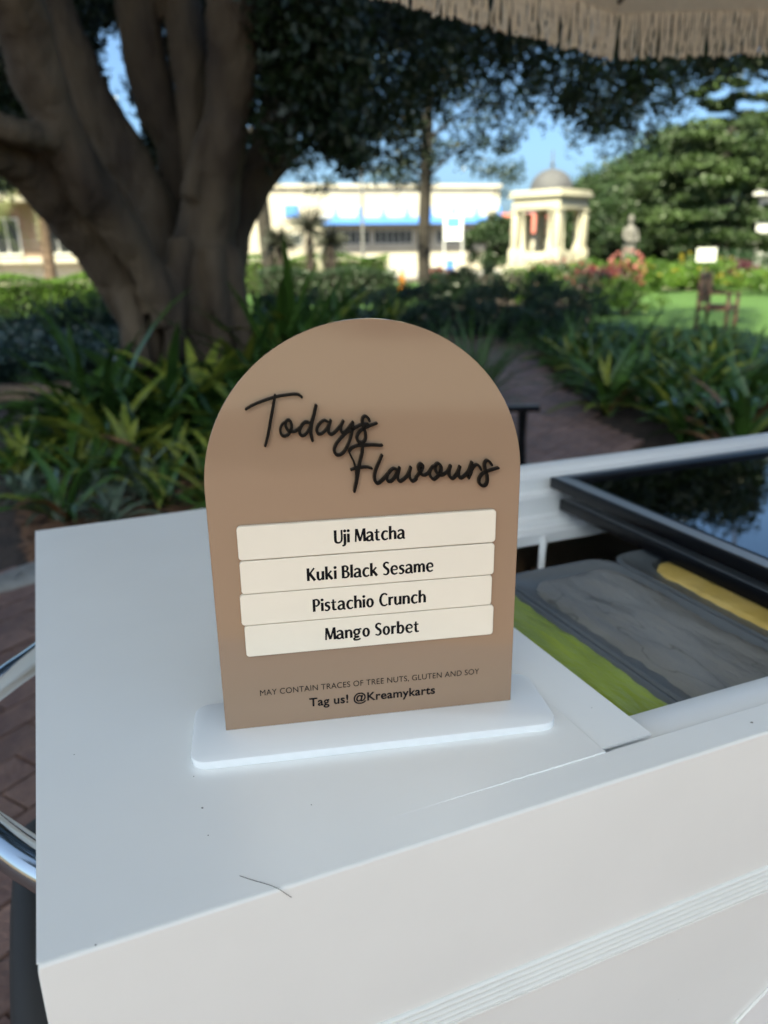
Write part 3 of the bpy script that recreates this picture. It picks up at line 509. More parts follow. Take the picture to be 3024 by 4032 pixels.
for key, ms_ in (('g', 'strap'), ('y', 'strap_y'), ('s', 'strap_s'), ('d', 'dryleaf')):
    LEAFV[key] = [blade(random.uniform(.42, .62), random.uniform(.045, .07), random.uniform(.7, 1.7), random.uniform(1.1, 1.45), MB()).mesh('leaf', M[ms_], True) for _ in range(6)]
def plant_mesh(n, key, L=.5, wd=.055, ms_='strap', seed=0, up=(.85, 1.5), bend=(.5, 1.7)):
    r = random.Random(seed); mb = MB()
    for i in range(n): blade(L * r.uniform(.65, 1.15), wd * r.uniform(.8, 1.2), r.uniform(*bend), r.uniform(*up), mb, (r.uniform(-.03, .03), r.uniform(-.03, .03), 0), r.uniform(0, 6.28))
    return mb.mesh(key, M[ms_], True)
FAR = [plant_mesh((20, 26, 15, 22, 18)[i], 'strap_plant', (.5, .56, .42, .6, .46)[i], (.055, .04, .08, .05, .065)[i], 'strap', i, (.6, 1.5), (.4, 2.3)) for i in range(5)] + [plant_mesh(16, 'strap_plant', seed=9, ms_='strap_y')]
def vis(x, y, z=GZ + .35, mg=120):
    v = RM.T @ (np.array([x, y, z]) - CAM)
    if v[2] <= 0: return None
    px, py = 1512 + 3080 * v[0] / v[2], 2016 + 3080 * v[1] / v[2]
    return (px, py) if -mg < px < 3024 + mg and py < 4100 else None
BEDS = [('right', [(3.6, 3.2), (4.2, 4.9), (5.1, 6.8), (6.6, 9.6), (7.3, 9.2), (7.2, 6.2), (7.4, 3.4), (6.4, 1.4), (4.4, 2.0)], .33, 'glossy strap-leaved plant in the shaded bed right of the brick path', 'strap-leaved plants right of the brick path'),
        ('left', [(-3.2, 3.55), (-.2, 3.5), (1.0, 3.45), (1.65, 4.3), (2.5, 6.1), (2.3, 6.9), (1.9, 6.9), (1.7, 6.3), (.9, 6.0), (.3, 6.3), (.1, 5.6), (-1.2, 5.1), (-3.2, 5.1)], .27, 'strap-leaved plant in the mulched bed in front of the fig tree', 'strap-leaved plants in front of the fig tree'),
        ('mid', [(2.0, 5.3), (2.55, 6.3), (3.4, 8.4), (4.4, 10.2), (5.4, 11.6), (4.6, 13.0), (2.6, 11.2), (2.0, 8.6), (2.3, 6.6)], .42, 'strap-leaved plant between the fig tree and the bend of the path', 'strap-leaved plants between fig tree and path')]
for bn, poly, stp, lab, grp in BEDS:
    xs, ys = [p[0] for p in poly], [p[1] for p in poly]; cand = []
    y = min(ys)
    while y < max(ys):
        x = min(xs) + random.uniform(0, stp)
        while x < max(xs):
            q = (x + random.uniform(-.1, .1), y + random.uniform(-.1, .1))
            if in_poly(*q, poly) and vis(*q) and not on_path(*q) and math.hypot(q[0] - figo[0], q[1] - figo[1]) > .7: cand.append(q)
            x += stp
        y += stp * .9
    cand.sort(key=lambda q: math.hypot(q[0] - CAM[0], q[1] - CAM[1]))
    for i, (x, y) in enumerate(cand):
        dd = math.hypot(x - CAM[0], y - CAM[1])
        if bn == 'right': where = 'overhanging the brick path edge' if any(on_path(x - e, y + .3 * e) for e in (.2, .4)) else 'by the lawn edge' if y > 6.2 or x > 6.9 else 'just beyond the cart rail' if dd < 5.6 else 'in the middle of the bed'
        elif bn == 'left': where = 'right behind the cart top' if dd < 4.4 else 'close to the fig roots' if y > 5.2 else 'behind the arched sign' if x > .9 else 'towards the edging rocks' if x < 0 else 'in the middle of the mulched bed'
        else: where = 'beside the fig trunk' if x < 2.6 and y > 6 else 'at the bend of the path' if y > 9.8 else 'along the path left edge' if any(on_path(x + e, y - .3 * e) for e in (.3, .6)) else 'in the shade between trunk and path'
        v = vis(x, y); sc = random.uniform(.75, 1.15) * ((.74 + (.30 * max(0, y - 3.6) + .35 * max(0, y - 5.2) if x > .15 else .05) + (.35 if y > 4.8 and x > .15 else 0)) if bn == 'left' else 1.62 if bn == 'mid' else 1.12)
        near = i < (24 if bn != 'mid' else 0) and not (830 < v[0] < 2040 and v[1] > 1300)
        if near:
            sil = bn == 'left' and v[0] < 640 and random.random() < .55
            L2 = ('silvery grey-green rosette in the left bed, ' if sil else ('front-row strap-leaved plant, ' if i < 8 else 'strap-leaved plant of the nearer rows, ') + ('right bed, ' if bn == 'right' else 'left bed, ')) + where
            o = empty('strap_plant', (x, y, GZ), L2, 'plant', 'silvery rosettes' if sil else grp)
            for k in range(15):
                r = random.random(); key = 's' if sil else 'y' if r < (.32 if bn == 'left' else .16) else 'd' if r > .955 else 'g'
                link('leaf', random.choice(LEAFV[key]), o, loc=(random.uniform(-.03, .03), random.uniform(-.03, .03), 0), rot=(random.uniform(-.2, .2), random.uniform(-.25, .35), 6.283 * k / 15 + random.uniform(-.3, .3)), sc=sc * random.uniform(.75, 1.15) * (.7 if sil else 1))
        else:
            yel = random.random() < (.26 if bn == 'left' else .14); fi = random.randrange(5); o = link('strap_plant', FAR[5] if yel else FAR[fi], loc=(x, y, GZ), rot=(0, 0, random.uniform(0, 6.3)), sc=sc)
            tag(o, ('yellowing strap-leaved' if yel else ('green strap-leaved', 'narrow-leaved bushy', 'broad-leaved', 'tall arching', 'sparse upright')[fi]) + (' plant, small, ' if sc < (1.0 if bn != 'mid' else 1.5) else ' plant, large, ') + {'right': 'right bed, ', 'left': 'left bed, ', 'mid': 'middle bed, '}[bn] + where, 'plant', grp)
# tall grassy clumps
tuft = lambda n, L, seed, m='grass', wd=.012, up=(1.1, 1.55), bend=(.3, 1.5): plant_mesh(n, 'grass_clump', L, wd, m, seed, up, bend)
tag(link('grass_clump', tuft(150, .95, 3), loc=tuple(G(1880, 6.2))), 'tall fine-leaved grass clump arching over the left edge of the brick path', 'grass')
tag(link('grass_clump', tuft(110, .75, 4), loc=tuple(G(1760, 7.0))), 'smaller fine grass clump right above the arched sign', 'grass')
for i, px in enumerate((30, 150, 270, 380)):
    tag(link('grass_clump', tuft(90, .85, 10 + i, 'bushb', .02), loc=tuple(G(px, 13.2 - .3 * i))), 'spiky blue-green clump ' + ('at the frame edge left of all the others', 'second along from the frame edge, left of the fig', 'third along towards the fig tree', 'closest to the fig tree trunk')[i], 'grass', 'spiky clumps left of the fig')
# spiky rosette trees (dragon trees) with shaggy skirts
def rosette(px, py, D, r, label):
    g = G(px, D); c = W(px, py, D) - g; o = empty('dragon_tree', g, label, 'tree', 'spiky rosette trees'); rr = random.Random(px); mb = MB()
    for i in range(170):
        d = Vector((rr.gauss(0, 1), rr.gauss(0, 1), rr.gauss(.35, .9))).normalized(); s_ = d.orthogonal().normalized() * .022; L = r * rr.uniform(.75, 1.1); b0 = Vector(c) + d * .05
        e = Vector(c) + d * L + Vector((0, 0, -.12 * L)); m0 = Vector(c) + d * L * .55; mb.add([b0 - s_, b0 + s_, m0 + s_, e, m0 - s_], [(0, 1, 2, 3, 4)])
    mb.build('leaf_rosette', M['yucca'], o, kind='stuff'); MB().tube([(0, 0, 0), (.03, 0, c[2] * .5), tuple(c)], [.12, .10, .07], 8).build('trunk', M['dbark'], o, smooth=True)
    sk = MB()
    for i in range(150):
        a = rr.uniform(0, 6.28); z = rr.uniform(.35, c[2] * .98); sk.add([(.08 * math.cos(a), .08 * math.sin(a), z), (.09 * math.cos(a + .3), .09 * math.sin(a + .3), z), (r * .42 * math.cos(a), r * .42 * math.sin(a), z - .38)], [(0, 1, 2)])
    sk.build('dead_leaf_skirt', M['skirt'], o, kind='stuff')
rosette(1095, 955, 24, .66, 'spiky rosette plant beside the thick palm trunk'); rosette(1218, 895, 25, .85, 'largest and highest spiky rosette plant, middle of three'); rosette(1300, 955, 24, .66, 'spiky rosette plant closest to the lamp pole, right of the high one')
# palms
def palm(px, D, h, r0, label, fr=True, lean=(0, 0), bk='palmbark'):
    o = empty('palm_tree', G(px, D), label, 'palm tree'); top = Vector((lean[0], lean[1], h)); mb = MB()
    mb.tube([(0, 0, -.1)] + [(lean[0] * t, lean[1] * t, h * t) for t in np.linspace(.05, 1, 12)], [r0 * 1.15] + [r0 * (1.05 - .2 * t + .04 * (i % 2)) for i, t in enumerate(np.linspace(.05, 1, 12))], 10).build('trunk', M[bk], o, smooth=True)
    if not fr: return o
    for k in range(22):
        a = k * .2856 * 2 + random.uniform(-.1, .1); L = random.uniform(2.0, 2.7); up = random.uniform(-.2, 1.1); f = MB(); prev = None
        for i in range(26):
            t = i / 25; p = top + Vector((math.cos(a) * L * t, math.sin(a) * L * t, L * (up * t - 1.15 * t * t)))
            if prev is not None:
                d = (p - prev).normalized(); sdv = Vector((-math.sin(a), math.cos(a), 0)); wl = .55 * math.sin(min(1, t * 1.15 + .1) * 3.0) + .05
                for s_ in (-1, 1): f.add([p, p - d * .06, p + sdv * s_ * wl + d * .25 - Vector((0, 0, wl * .5))], [(0, 1, 2)])
            prev = p
        f.build('frond', M['frond'], o)
    return o
palm(188, 30, 4.3, .19, 'palm with pale brown trunk in front of the apartment pillar', True)
palm(1062, 27, 5.0, .22, 'thick dark palm trunk leaning beside the fig tree, right of it', False, lean=(-.25, .1), bk='dbark')
palm(-170, 27, 3.3, .2, 'palm at the frame edge drooping bright green fronds over the balconies')
o = empty('cycad', G(2680, 29), 'small cycad with a dark fan of fronds before the low pale wall', 'plant')
for k in range(26):
    a = k * .61; f = MB(); prev = None; L = .75; up = random.uniform(.5, 1.4)
    for i in range(14):
        t = i / 13; p = Vector((math.cos(a) * L * t, math.sin(a) * L * t, .35 + L * (up * t - .8 * t * t)))
        if prev is not None:
            for s_ in (-1, 1): f.add([p, prev, p + Vector((-math.sin(a), math.cos(a), 0)) * s_ * .12 * math.sin(t * 2.8 + .3)], [(0, 1, 2)])
        prev = p
    f.build('frond', M['bushd'], o)
MB().lathe([(.14, 0), (.16, .2), (.1, .4), (0, .42)], k=10).build('trunk', M['palmbark'], o)
# lamp pole
o = empty('lamp_pole', G(1430, 48), 'tall thin grey lamp pole in front of the shop building', 'lamp pole')
MB().tube([(0, 0, 0), (0, 0, 3), (0, 0, 6.9)], [.11, .09, .06], 10).build('pole', M['pole'], o, smooth=True); MB().box(-.09, .09, -.35, .1, 6.9, 7.0).build('lamp_head', M['pole'], o)
# banner sign with blue and white face
bp_ = W(1785, 900, 44); o = empty('banner_sign', (bp_[0], bp_[1], GZ), 'blue and white banner sign on two posts left of the pavilion', 'sign', rz=R_(-33))
z1, z0 = W(1785, 845, 44)[2] - GZ, W(1785, 945, 44)[2] - GZ
for x in (-.48, .48): MB().tube([(x, 0, 0), (x, 0, z1)], .045, 8).build('post', M['wht'], o)
MB().box(-.43, .43, -.03, .03, z0, z1 - .05).build('banner_face', M['canvas_w'], o)
MB().box(-.36, .36, -.045, -.031, z0 + .62, z1 - .12).build('blue_print', M['blue'], o); MB().box(-.3, -.05, -.045, -.031, z0 + .3, z0 + .55).build('blue_print', M['blue'], o); MB().box(.05, .34, -.045, -.031, z0 + .36, z0 + .5).build('blue_print', M['blue'], o)
g = G(1772, 42); MB2 = empty('blue_bin', g, 'small blue bin standing below the banner sign', 'bin'); MB().box(-.16, .16, -.16, .16, 0, .78).build('body', M['blue'], MB2, bevel=.02); MB().box(-.18, .18, -.18, .18, .785, .85).build('lid', M['blue'], MB2)
g = G(1583, 26); o = empty('traffic_cone', g, 'small orange cone at the end of the sunlit hedge', 'traffic cone'); MB().lathe([(.17, .0), (.14, .05), (.045, .72), (0, .73)], k=14).build('cone', M['orange'], o, smooth=True); MB().box(-.2, .2, -.2, .2, 0, .035).build('base', M['orange'], o)
for c in o.children: c.location.z += .0
for i, (px, D, lab) in enumerate(((1700, 30, 'white flowering shrub behind the slim tree base'), (1520, 28, 'white speckled shrub left of the orange cone'), (1740, 27, 'pale pink flowering shrub right of the slim tree'))):
    bush(px, D, 1.0, .72, 'bushd', lab, n=1300, size=.1, flower=('pink' if i == 2 else 'wht', 60, .13))
# statue
sp = G(2475, 30); o = empty('statue', sp, 'grey draped standing stone figure on a pedestal before the dark trees', 'statue')
MB().box(-.3, .3, -.3, .3, 0, .72).build('pedestal', M['statue'], o, bevel=.02)
MB().lathe([(.25, .723), (.27, .8), (.22, 1.2), (.19, 1.5), (.2, 1.75), (.21, 1.9), (.14, 2.0), (.06, 2.06), (.055, 2.1), (.085, 2.15), (.1, 2.24), (.085, 2.33), (.03, 2.38), (0, 2.39)], k=16).build('figure', M['statue'], o, smooth=True)
for s_ in (-1, 1): MB().tube([(s_ * .22, 0, 1.93), (s_ * .29, -.03, 1.68), (s_ * .2, -.17, 1.5), (s_ * .04, -.24, 1.55)], [.07, .065, .055, .045], 8).build('arm', M['statue'], o, smooth=True)
# white lawn sign
sg = G(2782, 24); o = empty('lawn_sign', sg, 'plain white rectangular sign on a thin post above the lawn', 'sign', rz=R_(-45))
z1, z0 = W(2782, 976, 24)[2] - GZ, W(2782, 1030, 24)[2] - GZ
MB().box(-.25, .25, -.012, .012, z0, z1).build('board', M['wht'], o)
for kx in (-.1, .06):
    for kz in (.08, .2): MB().box(kx - .04, kx + .05, -.0145, -.0122, z0 + kz, z0 + kz + .05).build('faint_print', M['gstone'], o); MB().tube([(0, .02, 0), (0, .02, z1 - .02)], .02, 6).build('post', M['pole'], o)
# pale low wall pieces behind the lawn
for px, pq, D, lab in ((2620, 2705, 28, 'pale low stone wall piece left of the small round shrub'), (2715, 2790, 27.8, 'pale low stone wall piece right of the small round shrub')):
    g, L = facade('low_wall', G(px, D), G(pq, D), lab); g['category'] = 'wall'; g['group'] = 'pale low wall pieces'
    for i in range(3): MB().box(L * i / 3 + .01, L * (i + 1) / 3 - .01, 0, .25, 0, .42 + .02 * (i % 2)).build('stone', M['render_'], g, bevel=.02)
    MB().box(-.04, L + .04, -.04, .29, .45, .5).build('coping', M['wht'], g)
# wooden garden armchair on the lawn
c0 = G(2850, 14.2); ch = empty('garden_chair', c0, 'dark wooden garden armchair standing on the lawn with its back to the bushes', 'chair', rz=R_(28)); ch.scale = (.92,) * 3
for x, y, h in ((-.27, -.25, .62), (.27, -.25, .62), (-.27, .25, .98), (.27, .25, .98)): MB().box(x - .028, x + .028, y - .028, y + .028, 0, h).build('leg', M['wood'], ch, bevel=.004)
for i in range(5): MB().box(-.24, .24, -.27 + i * .1, -.19 + i * .1, .42, .44).build('seat_slat', M['wood'], ch)
for i in range(7): MB().box(-.215 + i * .066, -.175 + i * .066, .238, .256, .47, .93).build('back_slat', M['wood'], ch)
MB().box(-.24, .24, .225, .275, .932, .985).build('top_rail', M['wood'], ch)
for x in (-.27, .27): MB().box(x - .035, x + .035, -.3, .22, .622, .65).build('armrest', M['wood'], ch); MB().box(x - .02, x + .02, -.22, .22, .355, .412).build('side_rail', M['wood'], ch)
MB().box(-.24, .24, -.27, -.24, .35, .415).build('front_rail', M['wood'], ch)
# low black bench behind the sign
bo = W(1990, 1700, 4.7); bn = empty('bench', (bo[0], bo[1], GZ), 'low black metal bench end on the brick path behind the sign', 'bench', rz=R_(-22))
top = W(2050, 1598, 4.7)[2] - GZ
MB().box(-.75, .2, -.04, .04, top - .035, top).build('seat_rail', M['black'], bn, bevel=.008)
for x in (-.62, .1): MB().tube([(x, 0, .03), (x, 0, top * .5), (x, 0, top - .036)], [.035, .024, .03], 10).build('leg', M['black'], bn, smooth=True); MB().box(x - .09, x + .09, -.12, .12, 0, .03).build('foot', M['black'], bn, bevel=.01)
# rocks, mulch chips and edging on the left
for i, (px, D, sx_, sy_, sz_, m_, lab) in enumerate(((60, 8.3, .55, .22, .12, 'stone', 'flat sandstone edging rock at the frame edge'), (230, 8.1, .5, .2, .14, 'stone', 'sandstone edging rock, middle of the row'), (370, 7.9, .42, .2, .12, 'stone', 'sandstone edging rock closest to the fig roots'), (20, 3.42, .24, .09, .05, 'gstone', 'grey kerb stone between mulch and paving beside the cart'), (-130, 3.35, .24, .09, .05, 'gstone', 'grey kerb stone just outside the frame edge'))):
    mb = MB(); th = np.linspace(0, 6.283, 13)[:-1]
    prof = [(1.0, 0), (1.04, .35), (.93, .8), (.6, 1.0), (.0, 1.02)]
    mb.add([(r * math.cos(t) * sx_ * (1 + .12 * math.sin(3 * t + i)), r * math.sin(t) * sy_ * (1 + .15 * math.cos(2 * t + i)), z * sz_ * (1 + .1 * math.sin(5 * t))) for r, z in prof for t in th],
           [(a * 12 + j, a * 12 + (j + 1) % 12, (a + 1) * 12 + (j + 1) % 12, (a + 1) * 12 + j) for a in range(4) for j in range(12)])
    tag(link('rock', mb.mesh('rock', M[m_], True), loc=tuple(G(px, D)), rot=(0, 0, R_(-10 + 8 * i))), lab, 'rock', 'edging rocks')
chips = MB()
for k in range(2600):
    g = G(rng.uniform(-100, 900), rng.uniform(3.3, 6)); a = rng.uniform(0, 6.28); L, wd = rng.uniform(.015, .05), rng.uniform(.008, .018); u = np.array([math.cos(a), math.sin(a), rng.uniform(-.3, .3)]) * L; v = np.array([-math.sin(a), math.cos(a), 0]) * wd; c = g + np.array([0, 0, rng.uniform(.008, .03)])
    chips.add([c - u - v, c + u - v, c + u + v, c - u + v], [(0, 1, 2, 3)])
chips.build('bark_mulch', M['chip'], kind='stuff')

# ---------------------------------------------------------------- ice cream cart
LEN, DEP = 1.75, .66
cart = empty('ice_cream_cart', (0, 0, 0), 'white ice cream cart with an open freezer well and sliding black framed glass lids', 'cart')
TZ = -.0128; OY = .071; OX = .322            # ledge height, front and left side of the freezer opening
# front: rounded edge, flat panel, ribbed band, lower panel
MB().extrude_x([(.0268, -.0015), (.0264, -.0004), (.0258, 0), (.0021, 0)], .19, LEN).build('front_rim', M['white'], cart)
fp = [(.0022 - .0022 * math.sin(a), -.0022 + .0022 * math.cos(a)) for a in np.linspace(0, 1.571, 7)] + [(0, -.1195)]
MB().extrude_x(fp, .001, LEN).build('front_panel', M['panel'], cart, smooth=True)
for i in range(5):
    z = -.1212 - i * .0046; pr = [(.0012, z + .0022)] + [(.0014 - .0036 * math.sin(t), z + .0014 * math.cos(t)) for t in np.linspace(.1, 3.04, 8)] + [(.0012, z - .0022)]
    MB().extrude_x(pr, .001, LEN).build('ridge', M['panel'], cart, smooth=True)
MB().extrude_x([(0, -.1195), (.0013, -.1196), (.0013, -.1450), (0, -.1451), (-.0003, -.1462), (0, -.1475), (.003, -.1478), (.003, -.82)], .001, LEN).build('lower_panel', M['panel'], cart)
o = MB().prism([(0, 0), (.5, .34), (.5, -.3), (0, -.3)], 0, .002).build('side_decal', M['white'], cart)
o.rotation_euler.x = R_(90); o.location = (.474, .0026, -.2755)
MB().box(0, .003, .001, DEP, -.82, -.004).build('end_panel', M['panel'], cart, bevel=.001)
# main top sheet (its right end stands a hair above the rim: the cracked paint line) and rim of the left end
def hgt(x): t = min(1, max(0, (x - .19) / .13)); return .0009 * t * t * (3 - 2 * t)
xs = np.concatenate([[.0, .03, .08, .18999], np.linspace(.19, .3405, 80)]); tv = []; tf = []
for i, x in enumerate(xs):
    yf = .0021 if x < .19 else .0258 + (random.uniform(-.00035, .00035) if x > .2 else 0); hz = hgt(x)
    tv += [(x, yf, -.0005), (x, yf + .0002, hz), (x, yf + .06, hz), (x, DEP - .006, hz), (x, DEP, -.005), (x, DEP, -.03)]
n_ = len(xs); tf = [(i * 6 + j, (i + 1) * 6 + j, (i + 1) * 6 + j + 1, i * 6 + j + 1) for i in range(n_ - 1) for j in range(5)] + [tuple((n_ - 1) * 6 + j for j in range(6))[::-1]]
MB().add(tv, tf).build('top_sheet', M['white'], cart)
MB().box(.0, .322, .0268, .09, -.02, -.0008).build('top_core', M['panel'], cart)
MB().box(.18, .3847, .0332, .60, -.0045, -.0022).build('inner_sheet', M['white'], cart, bevel=.0004)
# ledge groove, well walls, floor
MB().extrude_x([(.0265, -.0015), (.0268, -.0150), (.030, -.0172), (.0345, -.0166), (.040, -.0140), (.047, -.0128), (.068, TZ), (OY, TZ - .002), (OY + .0005, -.40)], .341, LEN).build('ledge', M['alu'], cart, smooth=True)
MB().box(OX, LEN, OY + .001, .60, -.41, -.40).build('well_floor', M['steel'], cart)
MB().box(OX - .004, OX, OY, .60, -.40, -.006).build('well_wall', M['steel'], cart); MB().box(OX, LEN, .60, .604, -.40, -.096).build('well_wall', M['steel'], cart)
MB().box(OX, LEN, .44, .60, -.155, -.15).build('well_shelf', M['steel'], cart)
# stepped white aluminium rail at the back
rp = [(.668, -.06), (.668, -.006), (.665, -.002), (.660, 0), (.645, .0005), (.636, -.003), (.631, -.008), (.626, -.010), (.6225, -.012), (.6215, -.031), (.619, -.0335), (.607, -.0338), (.605, -.0365), (.604, -.0625), (.602, -.0648), (.589, -.0652), (.587, -.068), (.5855, -.0735), (.572, -.0745), (.5695, -.078), (.569, -.0925), (.571, -.0945), (.575, -.095), (.598, -.0955)]
MB().extrude_x(rp, .341, LEN).build('rear_rail', M['alu'], cart)
MB().box(.30, .343, .57, .655, -.12, -.003).build('rail_end', M['panel'], cart)
MB().tube([(.668, .575, -.085), (.662, .565, -.088), (.657, .56, -.096), (.652, .555, -.149)], .0055, 8).build('drain_tube', M['alu'], cart, smooth=True)
MB().box(.62, .63, .43, .59, -.149, -.139).build('divider_bar', M['steel'], cart); MB().box(.66, .67, .43, .59, -.149, -.137).build('divider_bar', M['steel'], cart)
# lids
def lid(x0, zt, y0, y1):
    x1 = x0 + .62; a = .028; h = .016; l = MB()
    for q in ((x0, x0 + a, y0, y1), (x1 - a, x1, y0, y1), (x0 + a, x1 - a, y0, y0 + a), (x0 + a, x1 - a, y1 - a, y1)): l.box(*q, zt - h, zt)
    lo = l.build('sliding_lid', M['black'], cart, bevel=.0015)
    b = MB()
    for q in ((x0 + .0035, x0 + .0195, y0 + .006, y1 - .006), (x1 - .0155, x1 - .0055, y0 + .006, y1 - .006), (x0 + .0165, x1 - .0165, y0 + .006, y0 + .014), (x0 + .0165, x1 - .0165, y1 - .014, y1 - .006)): b.box(*q, zt + .0002, zt + .0012)
    b.build('grey_inlay', M['grey'], lo)
    MB().box(x0 + a - .003, x1 - a + .003, y0 + a - .003, y1 - a + .003, zt - .009, zt - .005).build('glass_pane', M['glass'], lo)
lid(.694, -.006, .075, .604); lid(.702, -.036, .085, .588)
# chrome push handle at the left end, wheels underneath
hp = [HZ(220, 2530, -.1), HZ(133, 2597, -.1), HZ(30, 2670, -.1), HZ(-90, 2770, -.105), HZ(-210, 2930, -.11), HZ(-190, 3120, -.115), HZ(-60, 3260, -.12), HZ(40, 3345, -.12), HZ(133, 3410, -.12), HZ(260, 3480, -.12)]
hs_ = smooth_path(hp, 6); MB().tube([tuple(p) for p in hs_], .0145, 16).build('handle', M['chrome'], cart, smooth=True)
p2 = [HZ(-200, 3110, -.145), HZ(-60, 3200, -.145), HZ(60, 3285, -.145), HZ(150, 3345, -.145), HZ(300, 3440, -.145)]
MB().tube([tuple(p) for p in smooth_path(p2, 4)], .008, 12).build('handle', M['chrome'], cart, smooth=True)
for y in (.40,):
    wv = MB(); k = 32
    for i in range(k):
        a = 6.2832 * i / k
        for j in range(8): b_ = 6.2832 * j / 8; r = .322 + .023 * math.cos(b_); wv.v.append((-.045 + .023 * math.sin(b_), y + r * math.cos(a), -.635 + r * math.sin(a)))
    wv.f = [(i * 8 + j, ((i + 1) % k) * 8 + j, ((i + 1) % k) * 8 + (j + 1) % 8, i * 8 + (j + 1) % 8) for i in range(k) for j in range(8)]
    wo = wv.build('wheel', M['rubber'], cart, smooth=True)
    MB().tube([(-.08, y, -.635), (-.001, y, -.635)], .03, 12).build('hub', M['chrome'], wo); sp_ = MB()
    for i in range(18): a = 6.2832 * i / 18; sp_.tube([(-.045, y + .03 * math.cos(a), -.635 + .03 * math.sin(a)), (-.045, y + .30 * math.cos(a), -.635 + .30 * math.sin(a))], .003, 5)
    sp_.build('spokes', M['chrome'], wo, kind='stuff'); MB().tube([(-.036, y, -.635), (-.030, y, -.635)], .29, 40).build('wheel_disc', M['rubber'], wo)
MB().box(.02, LEN - .02, .03, DEP - .03, -.9, -.80).build('chassis', M['black'], cart)
tag(MB().tube([tuple(p) for p in smooth_path([(.0985, .0168, .0006), (.1045, .0105, .0007), (.1108, .0046, .0007), (.1148, .0, .0005), (.1180, -.0008, -.003), (.121, -.0012, -.0064)], 3)], .00016, 5).build('hair', M['hair']), 'single thin dark hair lying across the front edge of the cart', 'hair')

# pans and their contents (ice cream lies in the pans)
def rrect(x0, x1, y0, y1, r, k=6):
    return [(cx + r * math.cos(a), cy + r * math.sin(a)) for cx, cy, a0 in ((x1 - r, y1 - r, 0), (x0 + r, y1 - r, 1.571), (x0 + r, y0 + r, 3.1416), (x1 - r, y0 + r, 4.712)) for a in np.linspace(a0, a0 + 1.571, k)]
def pan(x0, x1, y0, y1, ztop, icem, icename, iceA, ice_lab, pan_lab, bumpy):
    po = empty('ice_cream_pan', (0, 0, 0), pan_lab, 'pan', 'slate grey ice cream pans'); rings = [(0, 0, -.012), (0, 0, -.001), (.0025, .0025, .0006), (.006, .006, -.0005), (.008, .008, -.0025), (.03, .03, -.0035), (.04, .04, -.12)]
    mb = MB(); n = 24
    for dx, dy, dz in rings: mb.v += [(x, y, ztop + dz) for x, y in rrect(x0 + dx, x1 - dx, y0 + dy, y1 - dy, .03)]
    mb.f = [(a * n + j, a * n + (j + 1) % n, (a + 1) * n + (j + 1) % n, (a + 1) * n + j) for a in range(len(rings) - 1) for j in range(n)] + [tuple((len(rings) - 1) * n + j for j in range(n))]
    mb.build('pan_body', M['pan'], po, smooth=True)
    ax0, ax1, ay0, ay1, zi = iceA; nx, ny = 34, 80; mb = MB()
    for j in range(ny + 1):
        for i in range(nx + 1):
            u, v = i / nx * 2 - 1, j / ny * 2 - 1; e = max(0, 1 - max(abs(u) ** 6 + abs(v) ** 14, 0)); r = .04; X = ax0 + (ax1 - ax0) * (u + 1) / 2; Y = ay0 + (ay1 - ay0) * (v + 1) / 2
            cxx = max(abs(X - (ax0 + ax1) / 2) - ((ax1 - ax0) / 2 - r), 0); cyy = max(abs(Y - (ay0 + ay1) / 2) - ((ay1 - ay0) / 2 - r), 0); d = math.hypot(cxx, cyy)
            if d > r: f_ = r / d; X = (ax0 + ax1) / 2 + math.copysign((ax1 - ax0) / 2 - r + cxx * f_, u); Y = (ay0 + ay1) / 2 + math.copysign((ay1 - ay0) / 2 - r + cyy * f_, v)
            wv = bumpy * (math.sin(X * 60 + 3 * math.sin(Y * 22)) * .4 + math.sin(Y * 31 + X * 45 + 2 * math.sin(X * 50)) * .35 + abs(math.sin(X * 34 - Y * 9 + 1.3 * math.sin(Y * 17))) * .8)
            jag = bumpy * (.55 * math.sin(Y * 97 + 4 * math.sin(Y * 23 + ax0 * 90)) + .45 * math.sin(Y * 233 + ax0 * 50) + .5 * math.sin(Y * 41 + 2)) * (abs(u) > .9)
            mb.v.append((X + jag, Y, zi + wv - (.006 if e < .02 else .003 * (1 - e))))
    mb.f = [(j * (nx + 1) + i, j * (nx + 1) + i + 1, (j + 1) * (nx + 1) + i + 1, (j + 1) * (nx + 1) + i) for j in range(ny) for i in range(nx)]
    tag(mb.build(icename, M[icem], smooth=True), ice_lab, 'ice cream')
ZP = -.056
pan(.327, .4955, .078, .418, ZP, 'green_ice', 'green_ice_cream', (.336, .4900, .086, .398, ZP + .001), 'bright matcha green ice cream filling the pan beside the white sheet', 'grey pan holding the green ice cream', .0016)
pan(.497, .6525, .078, .418, ZP, 'grey_ice', 'grey_ice_cream', (.5135, .6385, .088, .388, ZP + .001), 'grey black sesame ice cream with rough cracked ridges', 'grey pan holding the grey ice cream, middle of the three', .0017)
pan(.654, .815, .078, .418, ZP, 'yel_ice', 'yellow_ice_cream', (.675, .800, .10, .374, ZP + .001), 'long strip of yellow mango sorbet below the lid frame', 'grey pan holding the yellow sorbet, partly under the lids', .0014)

